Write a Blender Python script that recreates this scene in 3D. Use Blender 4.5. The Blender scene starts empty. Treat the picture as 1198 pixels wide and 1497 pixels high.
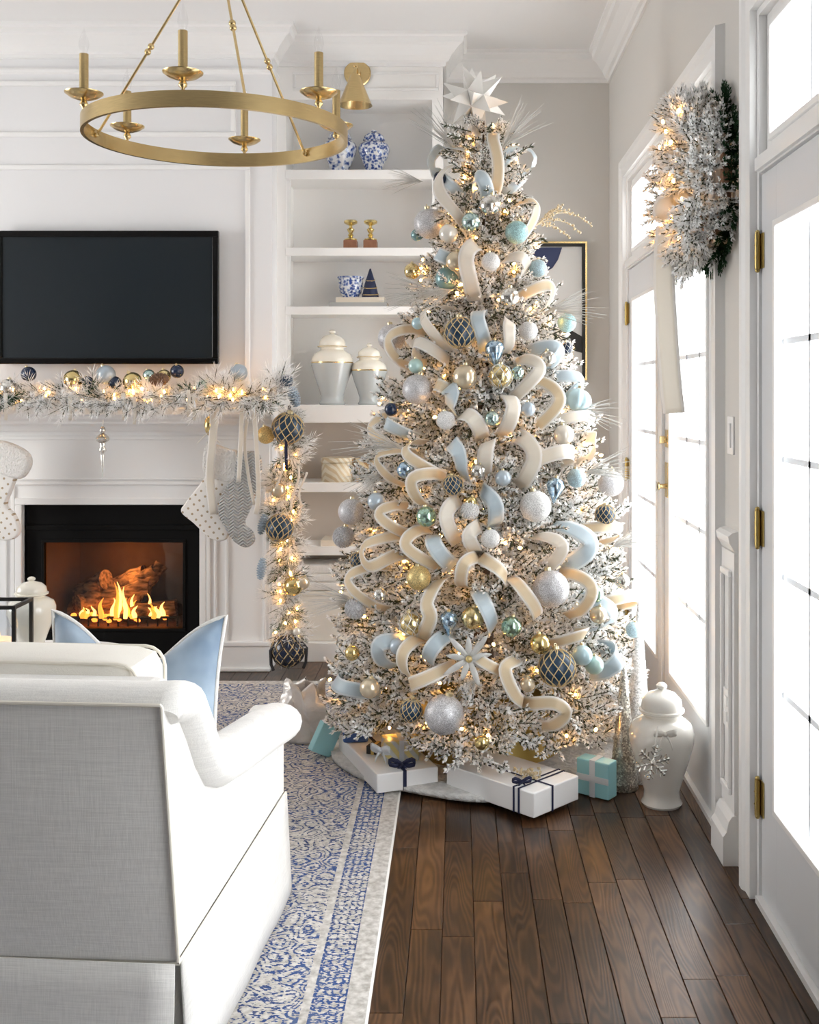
import bpy, bmesh, math, random
import numpy as np
from mathutils import Vector, Matrix

# ------------------------------------------------------------------ camera, world, light, exposure
sc = bpy.context.scene
COL = sc.collection
W_PX, H_PX, F_PX = 1198.0, 1497.0, 1605.0
VX, VY, CAM_H = 670.0, 575.0, 1.40            # vanishing point of the room's depth lines, eye height
cam_d = bpy.data.cameras.new('camera')
cam = bpy.data.objects.new('camera', cam_d)
COL.objects.link(cam)
cam.location = (0, 0, CAM_H)
cam.rotation_euler = (math.pi / 2, 0, 0)
cam_d.sensor_fit = 'HORIZONTAL'
cam_d.sensor_width = 36.0
cam_d.lens = F_PX / W_PX * 36.0
cam_d.shift_x = (W_PX / 2 - VX) / W_PX
cam_d.shift_y = -(H_PX / 2 - VY) / W_PX
cam_d.clip_start = 0.05
sc.camera = cam

world = bpy.data.worlds.new('world')
sc.world = world
world.use_nodes = True
bgn = world.node_tree.nodes['Background']
bgn.inputs['Color'].default_value = (1.0, 0.985, 0.96, 1)
bgn.inputs['Strength'].default_value = 8.0

def area(name, loc, rot, sx, sy, portal=True, power=0, color=(1, 1, 1)):
    d = bpy.data.lights.new(name, 'AREA')
    d.shape = 'RECTANGLE'
    d.size, d.size_y = sx, sy
    d.energy = power
    d.color = color
    if portal:
        d.cycles.is_portal = True
    o = bpy.data.objects.new(name, d)
    COL.objects.link(o)
    o.location = loc
    o.rotation_euler = rot
    return o
HP = math.pi / 2
# daylight portals in the doorways and an added left-wall opening (sky light enters here)
area('daylight_portal', (0.93, 4.45, 1.25), (0, HP, 0), 2.45, 1.9)
area('daylight_portal', (0.93, 2.10, 1.25), (0, HP, 0), 2.45, 1.9)
area('daylight_portal', (-4.66, 3.7, 1.55), (0, -HP, 0), 1.9, 1.8)  # unseen left opening, added and sized for fill light

sc.view_settings.view_transform = 'Standard'
sc.view_settings.look = 'None'
sc.view_settings.exposure = 0.18
sc.view_settings.gamma = 1.0
sc.view_settings.use_curve_mapping = False
sc.cycles.max_bounces = 10
sc.cycles.diffuse_bounces = 6
sc.cycles.transparent_max_bounces = 16
sc.cycles.use_light_tree = True
sc.cycles.caustics_reflective = False
sc.cycles.caustics_refractive = False
sc.cycles.sample_clamp_indirect = 6.0

# ------------------------------------------------------------------ materials
MATS = {}
def _new(name):
    m = bpy.data.materials.new(name)
    m.use_nodes = True
    MATS[name] = m
    nt = m.node_tree
    return m, nt, nt.nodes['Principled BSDF']

def mat(name, col, rough=0.5, metal=0.0, spec=0.5, noise=0.0, nscale=20.0, bump=0.0, bscale=60.0,
        emit=None, estr=0.0, sheen=0.0, coat=0.0, alpha=1.0, trans=0.0, stretch=None):
    m, nt, b = _new(name)
    b.inputs['Base Color'].default_value = (*col, 1)
    b.inputs['Roughness'].default_value = rough
    b.inputs['Metallic'].default_value = metal
    b.inputs['Specular IOR Level'].default_value = spec
    b.inputs['Sheen Weight'].default_value = sheen
    b.inputs['Coat Weight'].default_value = coat
    b.inputs['Alpha'].default_value = alpha
    b.inputs['Transmission Weight'].default_value = trans
    if emit:
        b.inputs['Emission Color'].default_value = (*emit, 1)
        b.inputs['Emission Strength'].default_value = estr
    N, L = nt.nodes, nt.links
    if noise or bump:
        tc = N.new('ShaderNodeTexCoord')
        src = tc.outputs['Object']
        if stretch:
            mp = N.new('ShaderNodeMapping')
            mp.inputs['Scale'].default_value = stretch
            L.new(src, mp.inputs['Vector'])
            src = mp.outputs['Vector']
    if noise:
        n = N.new('ShaderNodeTexNoise')
        n.inputs['Scale'].default_value = nscale
        n.inputs['Detail'].default_value = 5
        L.new(src, n.inputs['Vector'])
        mx = N.new('ShaderNodeMix'); mx.data_type = 'RGBA'
        mx.inputs['A'].default_value = (*[c * (1 - noise) for c in col], 1)
        mx.inputs['B'].default_value = (*[min(1, c * (1 + noise)) for c in col], 1)
        L.new(n.outputs['Fac'], mx.inputs['Factor'])
        L.new(mx.outputs['Result'], b.inputs['Base Color'])
    if bump:
        n2 = N.new('ShaderNodeTexNoise')
        n2.inputs['Scale'].default_value = bscale
        n2.inputs['Detail'].default_value = 3
        L.new(src, n2.inputs['Vector'])
        bp = N.new('ShaderNodeBump')
        bp.inputs['Strength'].default_value = bump
        bp.inputs['Distance'].default_value = 0.01
        L.new(n2.outputs['Fac'], bp.inputs['Height'])
        L.new(bp.outputs['Normal'], b.inputs['Normal'])
    return m

def mathn(nt, op, a, b=None, c=None):
    n = nt.nodes.new('ShaderNodeMath'); n.operation = op
    for i, v in enumerate((a, b, c)):
        if v is None: continue
        if isinstance(v, (int, float)): n.inputs[i].default_value = v
        else: nt.links.new(v, n.inputs[i])
    return n.outputs[0]

def ramp(nt, fac, stops):
    r = nt.nodes.new('ShaderNodeValToRGB')
    el = r.color_ramp.elements
    while len(el) < len(stops): el.new(0.5)
    for e, (p, c) in zip(el, stops):
        e.position = p
        e.color = (*c, 1)
    nt.links.new(fac, r.inputs['Fac'])
    return r.outputs['Color']

mat('wall_white', (0.80, 0.80, 0.81), 0.55)
mat('wall_greige', (0.66, 0.645, 0.615), 0.7)
mat('wall_slate', (0.26, 0.265, 0.27), 0.7)
mat('trim_white', (0.86, 0.86, 0.855), 0.32)
mat('ceiling_white', (0.84, 0.84, 0.84), 0.7)
mat('door_paint', (0.70, 0.72, 0.745), 0.4)
mat('shelf_white', (0.90, 0.895, 0.88), 0.4)
mat('shelf_beige_shaded', (0.55, 0.50, 0.45), 0.6)  # beige of the lower back panel with its shade put into the colour
mat('brass', (0.66, 0.50, 0.25), 0.26, 1.0, noise=0.2, nscale=30, stretch=(1, 1, 12))
mat('hinge_brass', (0.55, 0.42, 0.16), 0.35, 1.0)
mat('black_metal', (0.012, 0.012, 0.012), 0.45)
mat('firebox_black', (0.003, 0.003, 0.003), 0.5, spec=0.15)
mat('tv_screen', (0.020, 0.026, 0.031), 0.06, spec=0.6)
mat('tv_frame', (0.004, 0.004, 0.004), 0.25, spec=0.3)
def weave(name, col):
    m, nt, b = _new(name)
    N, L = nt.nodes, nt.links
    tc = N.new('ShaderNodeTexCoord')
    outs = []
    for sc_ in ((9, 9, 240), (240, 240, 9)):
        mp = N.new('ShaderNodeMapping'); mp.inputs['Scale'].default_value = sc_
        L.new(tc.outputs['Object'], mp.inputs['Vector'])
        n = N.new('ShaderNodeTexNoise'); n.inputs['Scale'].default_value = 1.6; n.inputs['Detail'].default_value = 3
        L.new(mp.outputs[0], n.inputs['Vector']); outs.append(n.outputs['Fac'])
    v = mathn(nt, 'MULTIPLY', mathn(nt, 'ADD', outs[0], outs[1]), 0.5)
    L.new(ramp(nt, v, [(0.36, tuple(c * .90 for c in col)), (0.62, tuple(min(1, c * 1.04) for c in col))]), b.inputs['Base Color'])
    b.inputs['Roughness'].default_value = 0.9
    b.inputs['Sheen Weight'].default_value = 0.15
    bp = N.new('ShaderNodeBump'); bp.inputs['Strength'].default_value = 0.25; bp.inputs['Distance'].default_value = 0.003
    L.new(v, bp.inputs['Height']); L.new(bp.outputs[0], b.inputs['Normal'])
weave('linen_white', (0.85, 0.84, 0.815))
mat('cushion_cream', (0.86, 0.83, 0.76), 0.85, noise=0.05, nscale=12, bump=0.2, bscale=380, sheen=0.2)
mat('piping_cream', (0.83, 0.79, 0.70), 0.8)
mat('ceramic_white', (0.84, 0.82, 0.77), 0.12, coat=0.6)
mat('ceramic_cream', (0.86, 0.82, 0.72), 0.15, coat=0.6)
mat('ceramic_grey', (0.50, 0.53, 0.53), 0.14, coat=0.6)
mat('gold_band', (0.75, 0.55, 0.25), 0.25, 1.0)
mat('wood_dark', (0.16, 0.07, 0.03), 0.4, noise=0.3, nscale=30)
mat('walnut', (0.35, 0.16, 0.09), 0.4, noise=0.3, nscale=40)
mat('book_cream', (0.78, 0.70, 0.58), 0.6)
mat('book_grey', (0.46, 0.46, 0.45), 0.6)
mat('paper', (0.85, 0.82, 0.74), 0.8)
mat('navy', (0.01, 0.018, 0.06), 0.5)
mat('navy_ribbon', (0.008, 0.012, 0.05), 0.6)
mat('gift_white', (0.85, 0.85, 0.85), 0.35, bump=0.15, bscale=9)
mat('gift_teal', (0.30, 0.60, 0.65), 0.4, bump=0.1, bscale=10)
mat('gift_blue', (0.035, 0.10, 0.34), 0.45)
mat('gift_gold', (0.70, 0.52, 0.18), 0.35, 1.0)
mat('gift_grey', (0.6, 0.62, 0.62), 0.4)
mat('ribbon_silver', (0.72, 0.76, 0.80), 0.35, 0.3)
mat('cellophane', (0.70, 0.68, 0.66), 0.25, 0.2, bump=0.8, bscale=22, noise=0.2, nscale=20)
mat('snow_white', (0.88, 0.88, 0.88), 0.8)
mat('deck_rail', (0.75, 0.77, 0.80), 0.7)
mat('bark', (0.09, 0.06, 0.04), 0.9, bump=0.5)
mat('wick', (0.02, 0.02, 0.02), 0.9)
mat('candle_wax', (0.88, 0.78, 0.62), 0.5, emit=(1.0, 0.55, 0.25), estr=0.5)
mat('flame', (1, 0.5, 0.1), 0.5, emit=(1.0, 0.36, 0.06), estr=3.0)
mat('flame_core', (1, 0.7, 0.3), 0.5, emit=(1.0, 0.58, 0.18), estr=6.0)
mat('bulb_warm', (1, 0.8, 0.5), 0.4, emit=(1.0, 0.46, 0.10), estr=58.0)
mat('switch_white', (0.85, 0.85, 0.85), 0.3)
mat('fur_white', (0.82, 0.80, 0.77), 1.0, bump=1.0, bscale=120, noise=0.12, nscale=60)
mat('skirt_fur', (0.60, 0.60, 0.59), 1.0, bump=1.0, bscale=70, noise=0.35, nscale=45)
mat('tulle', (0.85, 0.83, 0.78), 0.7)
mat('pinecone_blue', (0.38, 0.47, 0.56), 0.7)
mat('pinecone_brown', (0.20, 0.12, 0.08), 0.8, noise=0.4, nscale=40)
mat('art_white', (0.82, 0.82, 0.80), 0.4)
mat('art_navy', (0.02, 0.035, 0.12), 0.4)
mat('rope', (0.62, 0.48, 0.26), 0.7)
mat('rope_dark', (0.03, 0.03, 0.035), 0.7)
mat('wire_silver', (0.70, 0.71, 0.72), 0.35, 0.6)
mat('spray_silver', (0.62, 0.62, 0.60), 0.5, 0.25, noise=0.3, nscale=30)
mat('spray_gold', (0.70, 0.58, 0.38), 0.45, 0.4)
mat('stone_grey', (0.4, 0.4, 0.4), 0.8)

def glass_mat(name, tint=(1, 1, 1), refl=1.45):
    m, nt, b = _new(name)
    N, L = nt.nodes, nt.links
    N.remove(b)
    tr = N.new('ShaderNodeBsdfTransparent'); tr.inputs['Color'].default_value = (*tint, 1)
    gl = N.new('ShaderNodeBsdfGlossy'); gl.inputs['Roughness'].default_value = 0.02
    lw = N.new('ShaderNodeLayerWeight'); lw.inputs['Blend'].default_value = 0.5
    fac = mathn(nt, 'MULTIPLY_ADD', mathn(nt, 'POWER', lw.outputs['Facing'], 5.0), refl, 0.03)
    mx = N.new('ShaderNodeMixShader')
    L.new(fac, mx.inputs[0]); L.new(tr.outputs[0], mx.inputs[1]); L.new(gl.outputs[0], mx.inputs[2])
    L.new(mx.outputs[0], N['Material Output'].inputs['Surface'])
    return m
glass_mat('pane_glass', (0.97, 0.985, 1.0), 0.25)
glass_mat('fire_glass', (0.75, 0.66, 0.58), 0.3)
glass_mat('clear_bulb', (0.985, 0.985, 0.985), 0.35)
glass_mat('knob_glass', (0.85, 0.86, 0.86), 0.8)

def muntin_mat():
    m, nt, b = _new('muntin_white')
    N, L = nt.nodes, nt.links
    b.inputs['Base Color'].default_value = (0.86, 0.88, 0.90, 1)
    tl = N.new('ShaderNodeBsdfTranslucent'); tl.inputs['Color'].default_value = (0.85, 0.89, 0.93, 1)
    ms = N.new('ShaderNodeMixShader'); ms.inputs[0].default_value = 0.12
    L.new(b.outputs[0], ms.inputs[1]); L.new(tl.outputs[0], ms.inputs[2]); L.new(ms.outputs[0], N['Material Output'].inputs['Surface'])
muntin_mat()
def plank_mat():
    m, nt, b = _new('oak_plank')
    N, L = nt.nodes, nt.links
    tc = N.new('ShaderNodeTexCoord'); oi = N.new('ShaderNodeObjectInfo')
    off = N.new('ShaderNodeVectorMath'); off.operation = 'MULTIPLY_ADD'
    cmb = N.new('ShaderNodeCombineXYZ')
    L.new(oi.outputs['Random'], cmb.inputs[0]); L.new(oi.outputs['Random'], cmb.inputs[1]); L.new(oi.outputs['Random'], cmb.inputs[2])
    off.inputs[1].default_value = (7, 31, 13)
    L.new(cmb.outputs[0], off.inputs[0]); L.new(tc.outputs['Object'], off.inputs[2])
    mp = N.new('ShaderNodeMapping'); mp.inputs['Scale'].default_value = (1, 0.10, 1)
    L.new(off.outputs[0], mp.inputs['Vector'])
    # cathedral grain: contour lines of a stretched noise field
    n1 = N.new('ShaderNodeTexNoise'); n1.inputs['Scale'].default_value = 11; n1.inputs['Detail'].default_value = 1.5
    L.new(mp.outputs[0], n1.inputs['Vector'])
    s = mathn(nt, 'SINE', mathn(nt, 'MULTIPLY', n1.outputs['Fac'], 150.0))
    s = mathn(nt, 'MULTIPLY_ADD', s, 0.5, 0.5)
    n2 = N.new('ShaderNodeTexNoise'); n2.inputs['Scale'].default_value = 180; n2.inputs['Detail'].default_value = 4
    L.new(mp.outputs[0], n2.inputs['Vector'])
    n3 = N.new('ShaderNodeTexNoise'); n3.inputs['Scale'].default_value = 5; n3.inputs['Detail'].default_value = 3
    L.new(off.outputs[0], n3.inputs['Vector'])
    g = mathn(nt, 'ADD', mathn(nt, 'MULTIPLY', s, 0.34), mathn(nt, 'MULTIPLY', n2.outputs['Fac'], 0.25))
    g = mathn(nt, 'ADD', g, mathn(nt, 'MULTIPLY', mathn(nt, 'SUBTRACT', oi.outputs['Random'], 0.5), 0.40))
    g = mathn(nt, 'ADD', g, mathn(nt, 'MULTIPLY', mathn(nt, 'SUBTRACT', n3.outputs['Fac'], 0.5), 0.9))
    c = ramp(nt, g, [(0.0, (0.018, 0.009, 0.005)), (0.3, (0.060, 0.028, 0.013)), (0.6, (0.115, 0.058, 0.028)), (1.0, (0.20, 0.11, 0.055))])
    L.new(c, b.inputs['Base Color'])
    b.inputs['Roughness'].default_value = 0.30
    b.inputs['Specular IOR Level'].default_value = 0.45
    bp = N.new('ShaderNodeBump'); bp.inputs['Strength'].default_value = 0.12; bp.inputs['Distance'].default_value = 0.002
    L.new(g, bp.inputs['Height']); L.new(bp.outputs[0], b.inputs['Normal'])
plank_mat()

def rug_mat():
    """distressed blue arabesque on oatmeal; X across from the rug's right edge, Y along"""
    m, nt, b = _new('rug_pattern')
    N, L = nt.nodes, nt.links
    tc = N.new('ShaderNodeTexCoord')
    sx = N.new('ShaderNodeSeparateXYZ'); L.new(tc.outputs['Object'], sx.inputs[0])
    e = mathn(nt, 'MULTIPLY', sx.outputs[0], -1.0)        # distance in from the edge, object origin on the edge
    y = sx.outputs[1]
    nz = N.new('ShaderNodeTexNoise'); nz.inputs['Scale'].default_value = 9; nz.inputs['Detail'].default_value = 2
    L.new(tc.outputs['Object'], nz.inputs['Vector'])
    wob = mathn(nt, 'MULTIPLY', mathn(nt, 'SUBTRACT', nz.outputs['Fac'], 0.5), 0.10)
    nz2 = N.new('ShaderNodeTexNoise'); nz2.inputs['Scale'].default_value = 5.3; nz2.inputs['Detail'].default_value = 2
    L.new(tc.outputs['Object'], nz2.inputs['Vector'])
    wob2 = mathn(nt, 'MULTIPLY', mathn(nt, 'SUBTRACT', nz2.outputs['Fac'], 0.5), 0.16)
    def sn(v, f, ph=0.0): return mathn(nt, 'SINE', mathn(nt, 'MULTIPLY_ADD', v, f, ph))
    # field: scrolling contour lines of a periodic field
    ew = mathn(nt, 'ADD', e, wob); yw = mathn(nt, 'ADD', y, wob2)
    f1 = mathn(nt, 'MULTIPLY', sn(ew, 15.0, 0.6), sn(yw, 13.0))
    f2 = mathn(nt, 'MULTIPLY', sn(mathn(nt, 'ADD', ew, yw), 31.0), sn(mathn(nt, 'SUBTRACT', ew, yw), 29.0))
    fld = mathn(nt, 'ADD', mathn(nt, 'MULTIPLY', f1, 1.2), mathn(nt, 'MULTIPLY', f2, 0.9))
    line = mathn(nt, 'ABSOLUTE', mathn(nt, 'SINE', mathn(nt, 'MULTIPLY', fld, 5.5)))
    fieldink = mathn(nt, 'SUBTRACT', 1.15, mathn(nt, 'MULTIPLY', line, 1.35))
    # border: rows of rosettes
    bo = mathn(nt, 'MULTIPLY', sn(e, 172.0), sn(mathn(nt, 'ADD', y, mathn(nt, 'MULTIPLY', wob, .15)), 120.0))
    bink = mathn(nt, 'MULTIPLY', mathn(nt, 'SUBTRACT', 0.75, mathn(nt, 'ABSOLUTE', mathn(nt, 'ADD', bo, 0.1))), 1.1)
    # zones
    inb = mathn(nt, 'MULTIPLY', mathn(nt, 'GREATER_THAN', e, 0.056), mathn(nt, 'LESS_THAN', e, 0.135))
    inf = mathn(nt, 'GREATER_THAN', e, 0.155)
    ye = mathn(nt, 'MULTIPLY', y, -1.0)
    iny = mathn(nt, 'GREATER_THAN', ye, 0.06)
    edge = mathn(nt, 'ADD', mathn(nt, 'COMPARE', e, 0.0575, 0.003), mathn(nt, 'COMPARE', e, 0.133, 0.003))
    ink = mathn(nt, 'ADD', mathn(nt, 'MULTIPLY', bink, inb), mathn(nt, 'MULTIPLY', fieldink, inf))
    ink = mathn(nt, 'ADD', ink, mathn(nt, 'MULTIPLY', edge, 0.5))
    # pile dashes break the ink up
    mp = N.new('ShaderNodeMapping'); mp.inputs['Scale'].default_value = (1.0, 1.7, 1.0); mp.inputs['Rotation'].default_value = (0, 0, 0.5)
    L.new(tc.outputs['Object'], mp.inputs['Vector'])
    d1 = N.new('ShaderNodeTexNoise'); d1.inputs['Scale'].default_value = 95; d1.inputs['Detail'].default_value = 2
    L.new(mp.outputs[0], d1.inputs['Vector'])
    d2 = N.new('ShaderNodeTexNoise'); d2.inputs['Scale'].default_value = 4.0; d2.inputs['Detail'].default_value = 3
    L.new(tc.outputs['Object'], d2.inputs['Vector'])
    t = mathn(nt, 'ADD', ink, mathn(nt, 'MULTIPLY', mathn(nt, 'SUBTRACT', d1.outputs['Fac'], 0.515), 5.5))
    t = mathn(nt, 'ADD', t, mathn(nt, 'MULTIPLY', mathn(nt, 'SUBTRACT', d2.outputs['Fac'], 0.5), 1.6))
    t = mathn(nt, 'MULTIPLY', t, iny)
    inz = mathn(nt, 'MINIMUM', 1.0, mathn(nt, 'ADD', inb, inf))
    t = mathn(nt, 'MULTIPLY', t, inz)
    ss = N.new('ShaderNodeMapRange'); ss.interpolation_type = 'SMOOTHSTEP'
    ss.inputs['From Min'].default_value = 0.25; ss.inputs['From Max'].default_value = 0.7
    L.new(t, ss.inputs['Value'])
    d3 = N.new('ShaderNodeTexNoise'); d3.inputs['Scale'].default_value = 60; d3.inputs['Detail'].default_value = 4
    L.new(tc.outputs['Object'], d3.inputs['Vector'])
    base = ramp(nt, d3.outputs['Fac'], [(0.3, (0.36, 0.34, 0.31)), (0.7, (0.66, 0.64, 0.61))])
    blue = ramp(nt, d2.outputs['Fac'], [(0.3, (0.012, 0.028, 0.10)), (0.6, (0.025, 0.07, 0.23)), (0.75, (0.10, 0.14, 0.24))])
    mx = N.new('ShaderNodeMix'); mx.data_type = 'RGBA'
    L.new(ss.outputs[0], mx.inputs['Factor']); L.new(base, mx.inputs['A']); L.new(blue, mx.inputs['B'])
    bd = N.new('ShaderNodeMix'); bd.data_type = 'RGBA'; bd.inputs['B'].default_value = (0.82, 0.81, 0.79, 1)
    L.new(mathn(nt, 'LESS_THAN', e, 0.006), bd.inputs['Factor']); L.new(mx.outputs['Result'], bd.inputs['A'])
    L.new(bd.outputs['Result'], b.inputs['Base Color'])
    b.inputs['Roughness'].default_value = 0.95
    bp = N.new('ShaderNodeBump'); bp.inputs['Strength'].default_value = 0.5; bp.inputs['Distance'].default_value = 0.004
    L.new(d3.outputs['Fac'], bp.inputs['Height']); L.new(bp.outputs[0], b.inputs['Normal'])
rug_mat()

def flock_mat(name, green, white, lo=0.30, hi=0.62):
    m, nt, b = _new(name)
    N, L = nt.nodes, nt.links
    at = N.new('ShaderNodeAttribute'); at.attribute_name = 'flock'
    n = N.new('ShaderNodeTexNoise'); n.inputs['Scale'].default_value = 55
    tc = N.new('ShaderNodeTexCoord'); L.new(tc.outputs['Object'], n.inputs['Vector'])
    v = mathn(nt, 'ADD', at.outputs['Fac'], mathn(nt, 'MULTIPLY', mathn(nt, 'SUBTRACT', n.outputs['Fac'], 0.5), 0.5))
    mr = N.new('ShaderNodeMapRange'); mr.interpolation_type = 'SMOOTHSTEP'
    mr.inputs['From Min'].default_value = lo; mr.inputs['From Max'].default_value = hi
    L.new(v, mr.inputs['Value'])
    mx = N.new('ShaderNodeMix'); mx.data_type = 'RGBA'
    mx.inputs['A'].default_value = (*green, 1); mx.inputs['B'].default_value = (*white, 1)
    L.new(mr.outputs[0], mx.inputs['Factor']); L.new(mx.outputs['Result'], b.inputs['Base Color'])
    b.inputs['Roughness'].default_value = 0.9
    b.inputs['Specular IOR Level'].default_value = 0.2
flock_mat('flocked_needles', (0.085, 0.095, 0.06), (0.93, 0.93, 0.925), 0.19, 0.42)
flock_mat('green_needles', (0.02, 0.06, 0.025), (0.70, 0.72, 0.70), 0.75, 1.0)

def glitter(name, col, rough=0.35, metal=0.7, strength=0.8, scale=900, white=0.0):
    m, nt, b = _new(name)
    N, L = nt.nodes, nt.links
    tc = N.new('ShaderNodeTexCoord')
    v = N.new('ShaderNodeTexVoronoi'); v.inputs['Scale'].default_value = scale
    L.new(tc.outputs['Object'], v.inputs['Vector'])
    sep = N.new('ShaderNodeSeparateColor'); L.new(v.outputs['Color'], sep.inputs[0])
    c = ramp(nt, sep.outputs[0], [(0.0, tuple(x * 0.55 for x in col)), (0.6, col), (1.0, tuple(min(1, x * 1.5 + white) for x in col))])
    L.new(c, b.inputs['Base Color'])
    b.inputs['Roughness'].default_value = rough
    b.inputs['Metallic'].default_value = metal
    bp = N.new('ShaderNodeBump'); bp.inputs['Strength'].default_value = strength; bp.inputs['Distance'].default_value = 0.004
    L.new(sep.outputs[1], bp.inputs['Height']); L.new(bp.outputs[0], b.inputs['Normal'])
# ornament meshes are unit spheres scaled to size: object coordinates run -1..1
glitter('orn_silver_glitter', (0.60, 0.60, 0.62), 0.45, 0.45, 0.5, 42)
glitter('orn_white_glitter', (0.85, 0.85, 0.84), 0.6, 0.05, 0.6, 30)
glitter('orn_aqua_glitter', (0.36, 0.58, 0.60), 0.45, 0.35, 0.6, 26)
glitter('orn_blue_glitter', (0.46, 0.62, 0.70), 0.45, 0.35, 0.6, 26)
glitter('orn_gold_glitter', (0.66, 0.52, 0.24), 0.4, 0.6, 0.7, 26)
glitter('cone_silver_glitter', (0.55, 0.52, 0.46), 0.35, 0.75, 1.0, 190, 0.2)
glitter('cone_white_glitter', (0.88, 0.87, 0.85), 0.6, 0.05, 0.8, 220)

def mercury(name, col, dark, rough=0.15):
    m, nt, b = _new(name)
    N, L = nt.nodes, nt.links
    tc = N.new('ShaderNodeTexCoord')
    n = N.new('ShaderNodeTexNoise'); n.inputs['Scale'].default_value = 3.0; n.inputs['Detail'].default_value = 8
    L.new(tc.outputs['Object'], n.inputs['Vector'])
    c = ramp(nt, n.outputs['Fac'], [(0.36, dark), (0.55, col)])
    L.new(c, b.inputs['Base Color'])
    b.inputs['Roughness'].default_value = rough
    b.inputs['Metallic'].default_value = 0.85
mercury('orn_silver_mercury', (0.85, 0.84, 0.80), (0.45, 0.42, 0.36))
mercury('orn_aqua_mercury', (0.60, 0.75, 0.74), (0.28, 0.45, 0.42))
mercury('orn_mint_mercury', (0.42, 0.62, 0.52), (0.30, 0.45, 0.30))
mercury('orn_blue_mercury', (0.50, 0.66, 0.80), (0.20, 0.33, 0.48))
mercury('orn_gold_mercury', (0.85, 0.70, 0.38), (0.50, 0.38, 0.15))
mat('orn_pearl', (0.82, 0.78, 0.70), 0.2, 0.25, coat=0.5)
mat('orn_champagne', (0.72, 0.62, 0.46), 0.22, 0.6)
mat('orn_gold', (0.78, 0.62, 0.28), 0.18, 0.95)
mat('orn_teal', (0.22, 0.38, 0.40), 0.25, 0.3, coat=0.3)
mat('orn_mint', (0.45, 0.64, 0.60), 0.3, 0.15, coat=0.4)
mat('orn_lightblue', (0.48, 0.66, 0.72), 0.3, 0.2, coat=0.3)
mat('orn_greyblue', (0.45, 0.53, 0.60), 0.3, 0.2, coat=0.4)
mat('orn_navy', (0.006, 0.018, 0.055), 0.25, 0.0, coat=0.3)
mat('orn_net_blue', (0.010, 0.040, 0.085), 0.35, 0.0, coat=0.15)
mat('orn_cap', (0.80, 0.70, 0.45), 0.3, 1.0)
mat('star_white', (0.86, 0.85, 0.82), 0.45, noise=0.04, nscale=30)

def ribbon_mat(name, edge, mid, centre, rough=0.45, alpha=1.0):
    m, nt, b = _new(name)
    N, L = nt.nodes, nt.links
    uv = N.new('ShaderNodeUVMap')
    s = N.new('ShaderNodeSeparateXYZ'); L.new(uv.outputs[0], s.inputs[0])
    d = mathn(nt, 'MULTIPLY', mathn(nt, 'ABSOLUTE', mathn(nt, 'SUBTRACT', s.outputs[0], 0.5)), 2.0)
    c = ramp(nt, d, [(0.0, centre), (0.50, centre), (0.56, mid), (0.72, mid), (0.78, edge), (1.0, edge)])
    L.new(c, b.inputs['Base Color'])
    b.inputs['Roughness'].default_value = rough
    b.inputs['Sheen Weight'].default_value = 0.3
    tl = N.new('ShaderNodeBsdfTranslucent'); L.new(c, tl.inputs['Color'])
    ms = N.new('ShaderNodeMixShader'); ms.inputs[0].default_value = 0.28
    L.new(b.outputs[0], ms.inputs[1]); L.new(tl.outputs[0], ms.inputs[2])
    L.new(ms.outputs[0], N['Material Output'].inputs['Surface'])
ribbon_mat('ribbon_cream', (0.92, 0.91, 0.88), (0.82, 0.74, 0.60), (0.79, 0.67, 0.47))
ribbon_mat('ribbon_ivory', (0.90, 0.88, 0.85), (0.84, 0.80, 0.72), (0.85, 0.81, 0.73))
ribbon_mat('ribbon_blue', (0.80, 0.86, 0.89), (0.60, 0.70, 0.76), (0.60, 0.70, 0.76), 0.35)

def ginger_mat(name, scale, thr=0.5):
    m, nt, b = _new(name)
    N, L = nt.nodes, nt.links
    tc = N.new('ShaderNodeTexCoord')
    v = N.new('ShaderNodeTexVoronoi'); v.inputs['Scale'].default_value = scale; v.feature = 'F1'
    n = N.new('ShaderNodeTexNoise'); n.inputs['Scale'].default_value = scale * 1.6; n.inputs['Detail'].default_value = 3
    L.new(tc.outputs['Object'], v.inputs['Vector']); L.new(tc.outputs['Object'], n.inputs['Vector'])
    t = mathn(nt, 'ADD', mathn(nt, 'MULTIPLY', v.outputs['Distance'], 0.7), mathn(nt, 'MULTIPLY', n.outputs['Fac'], 0.9))
    c = ramp(nt, t, [(thr, (0.03, 0.07, 0.28)), (thr + 0.12, (0.30, 0.38, 0.58)), (thr + 0.30, (0.80, 0.82, 0.85))])
    L.new(c, b.inputs['Base Color'])
    b.inputs['Roughness'].default_value = 0.12
    b.inputs['Coat Weight'].default_value = 0.5
ginger_mat('blue_white_china', 60, 0.66)
ginger_mat('blue_white_bold', 42, 0.60)

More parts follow.
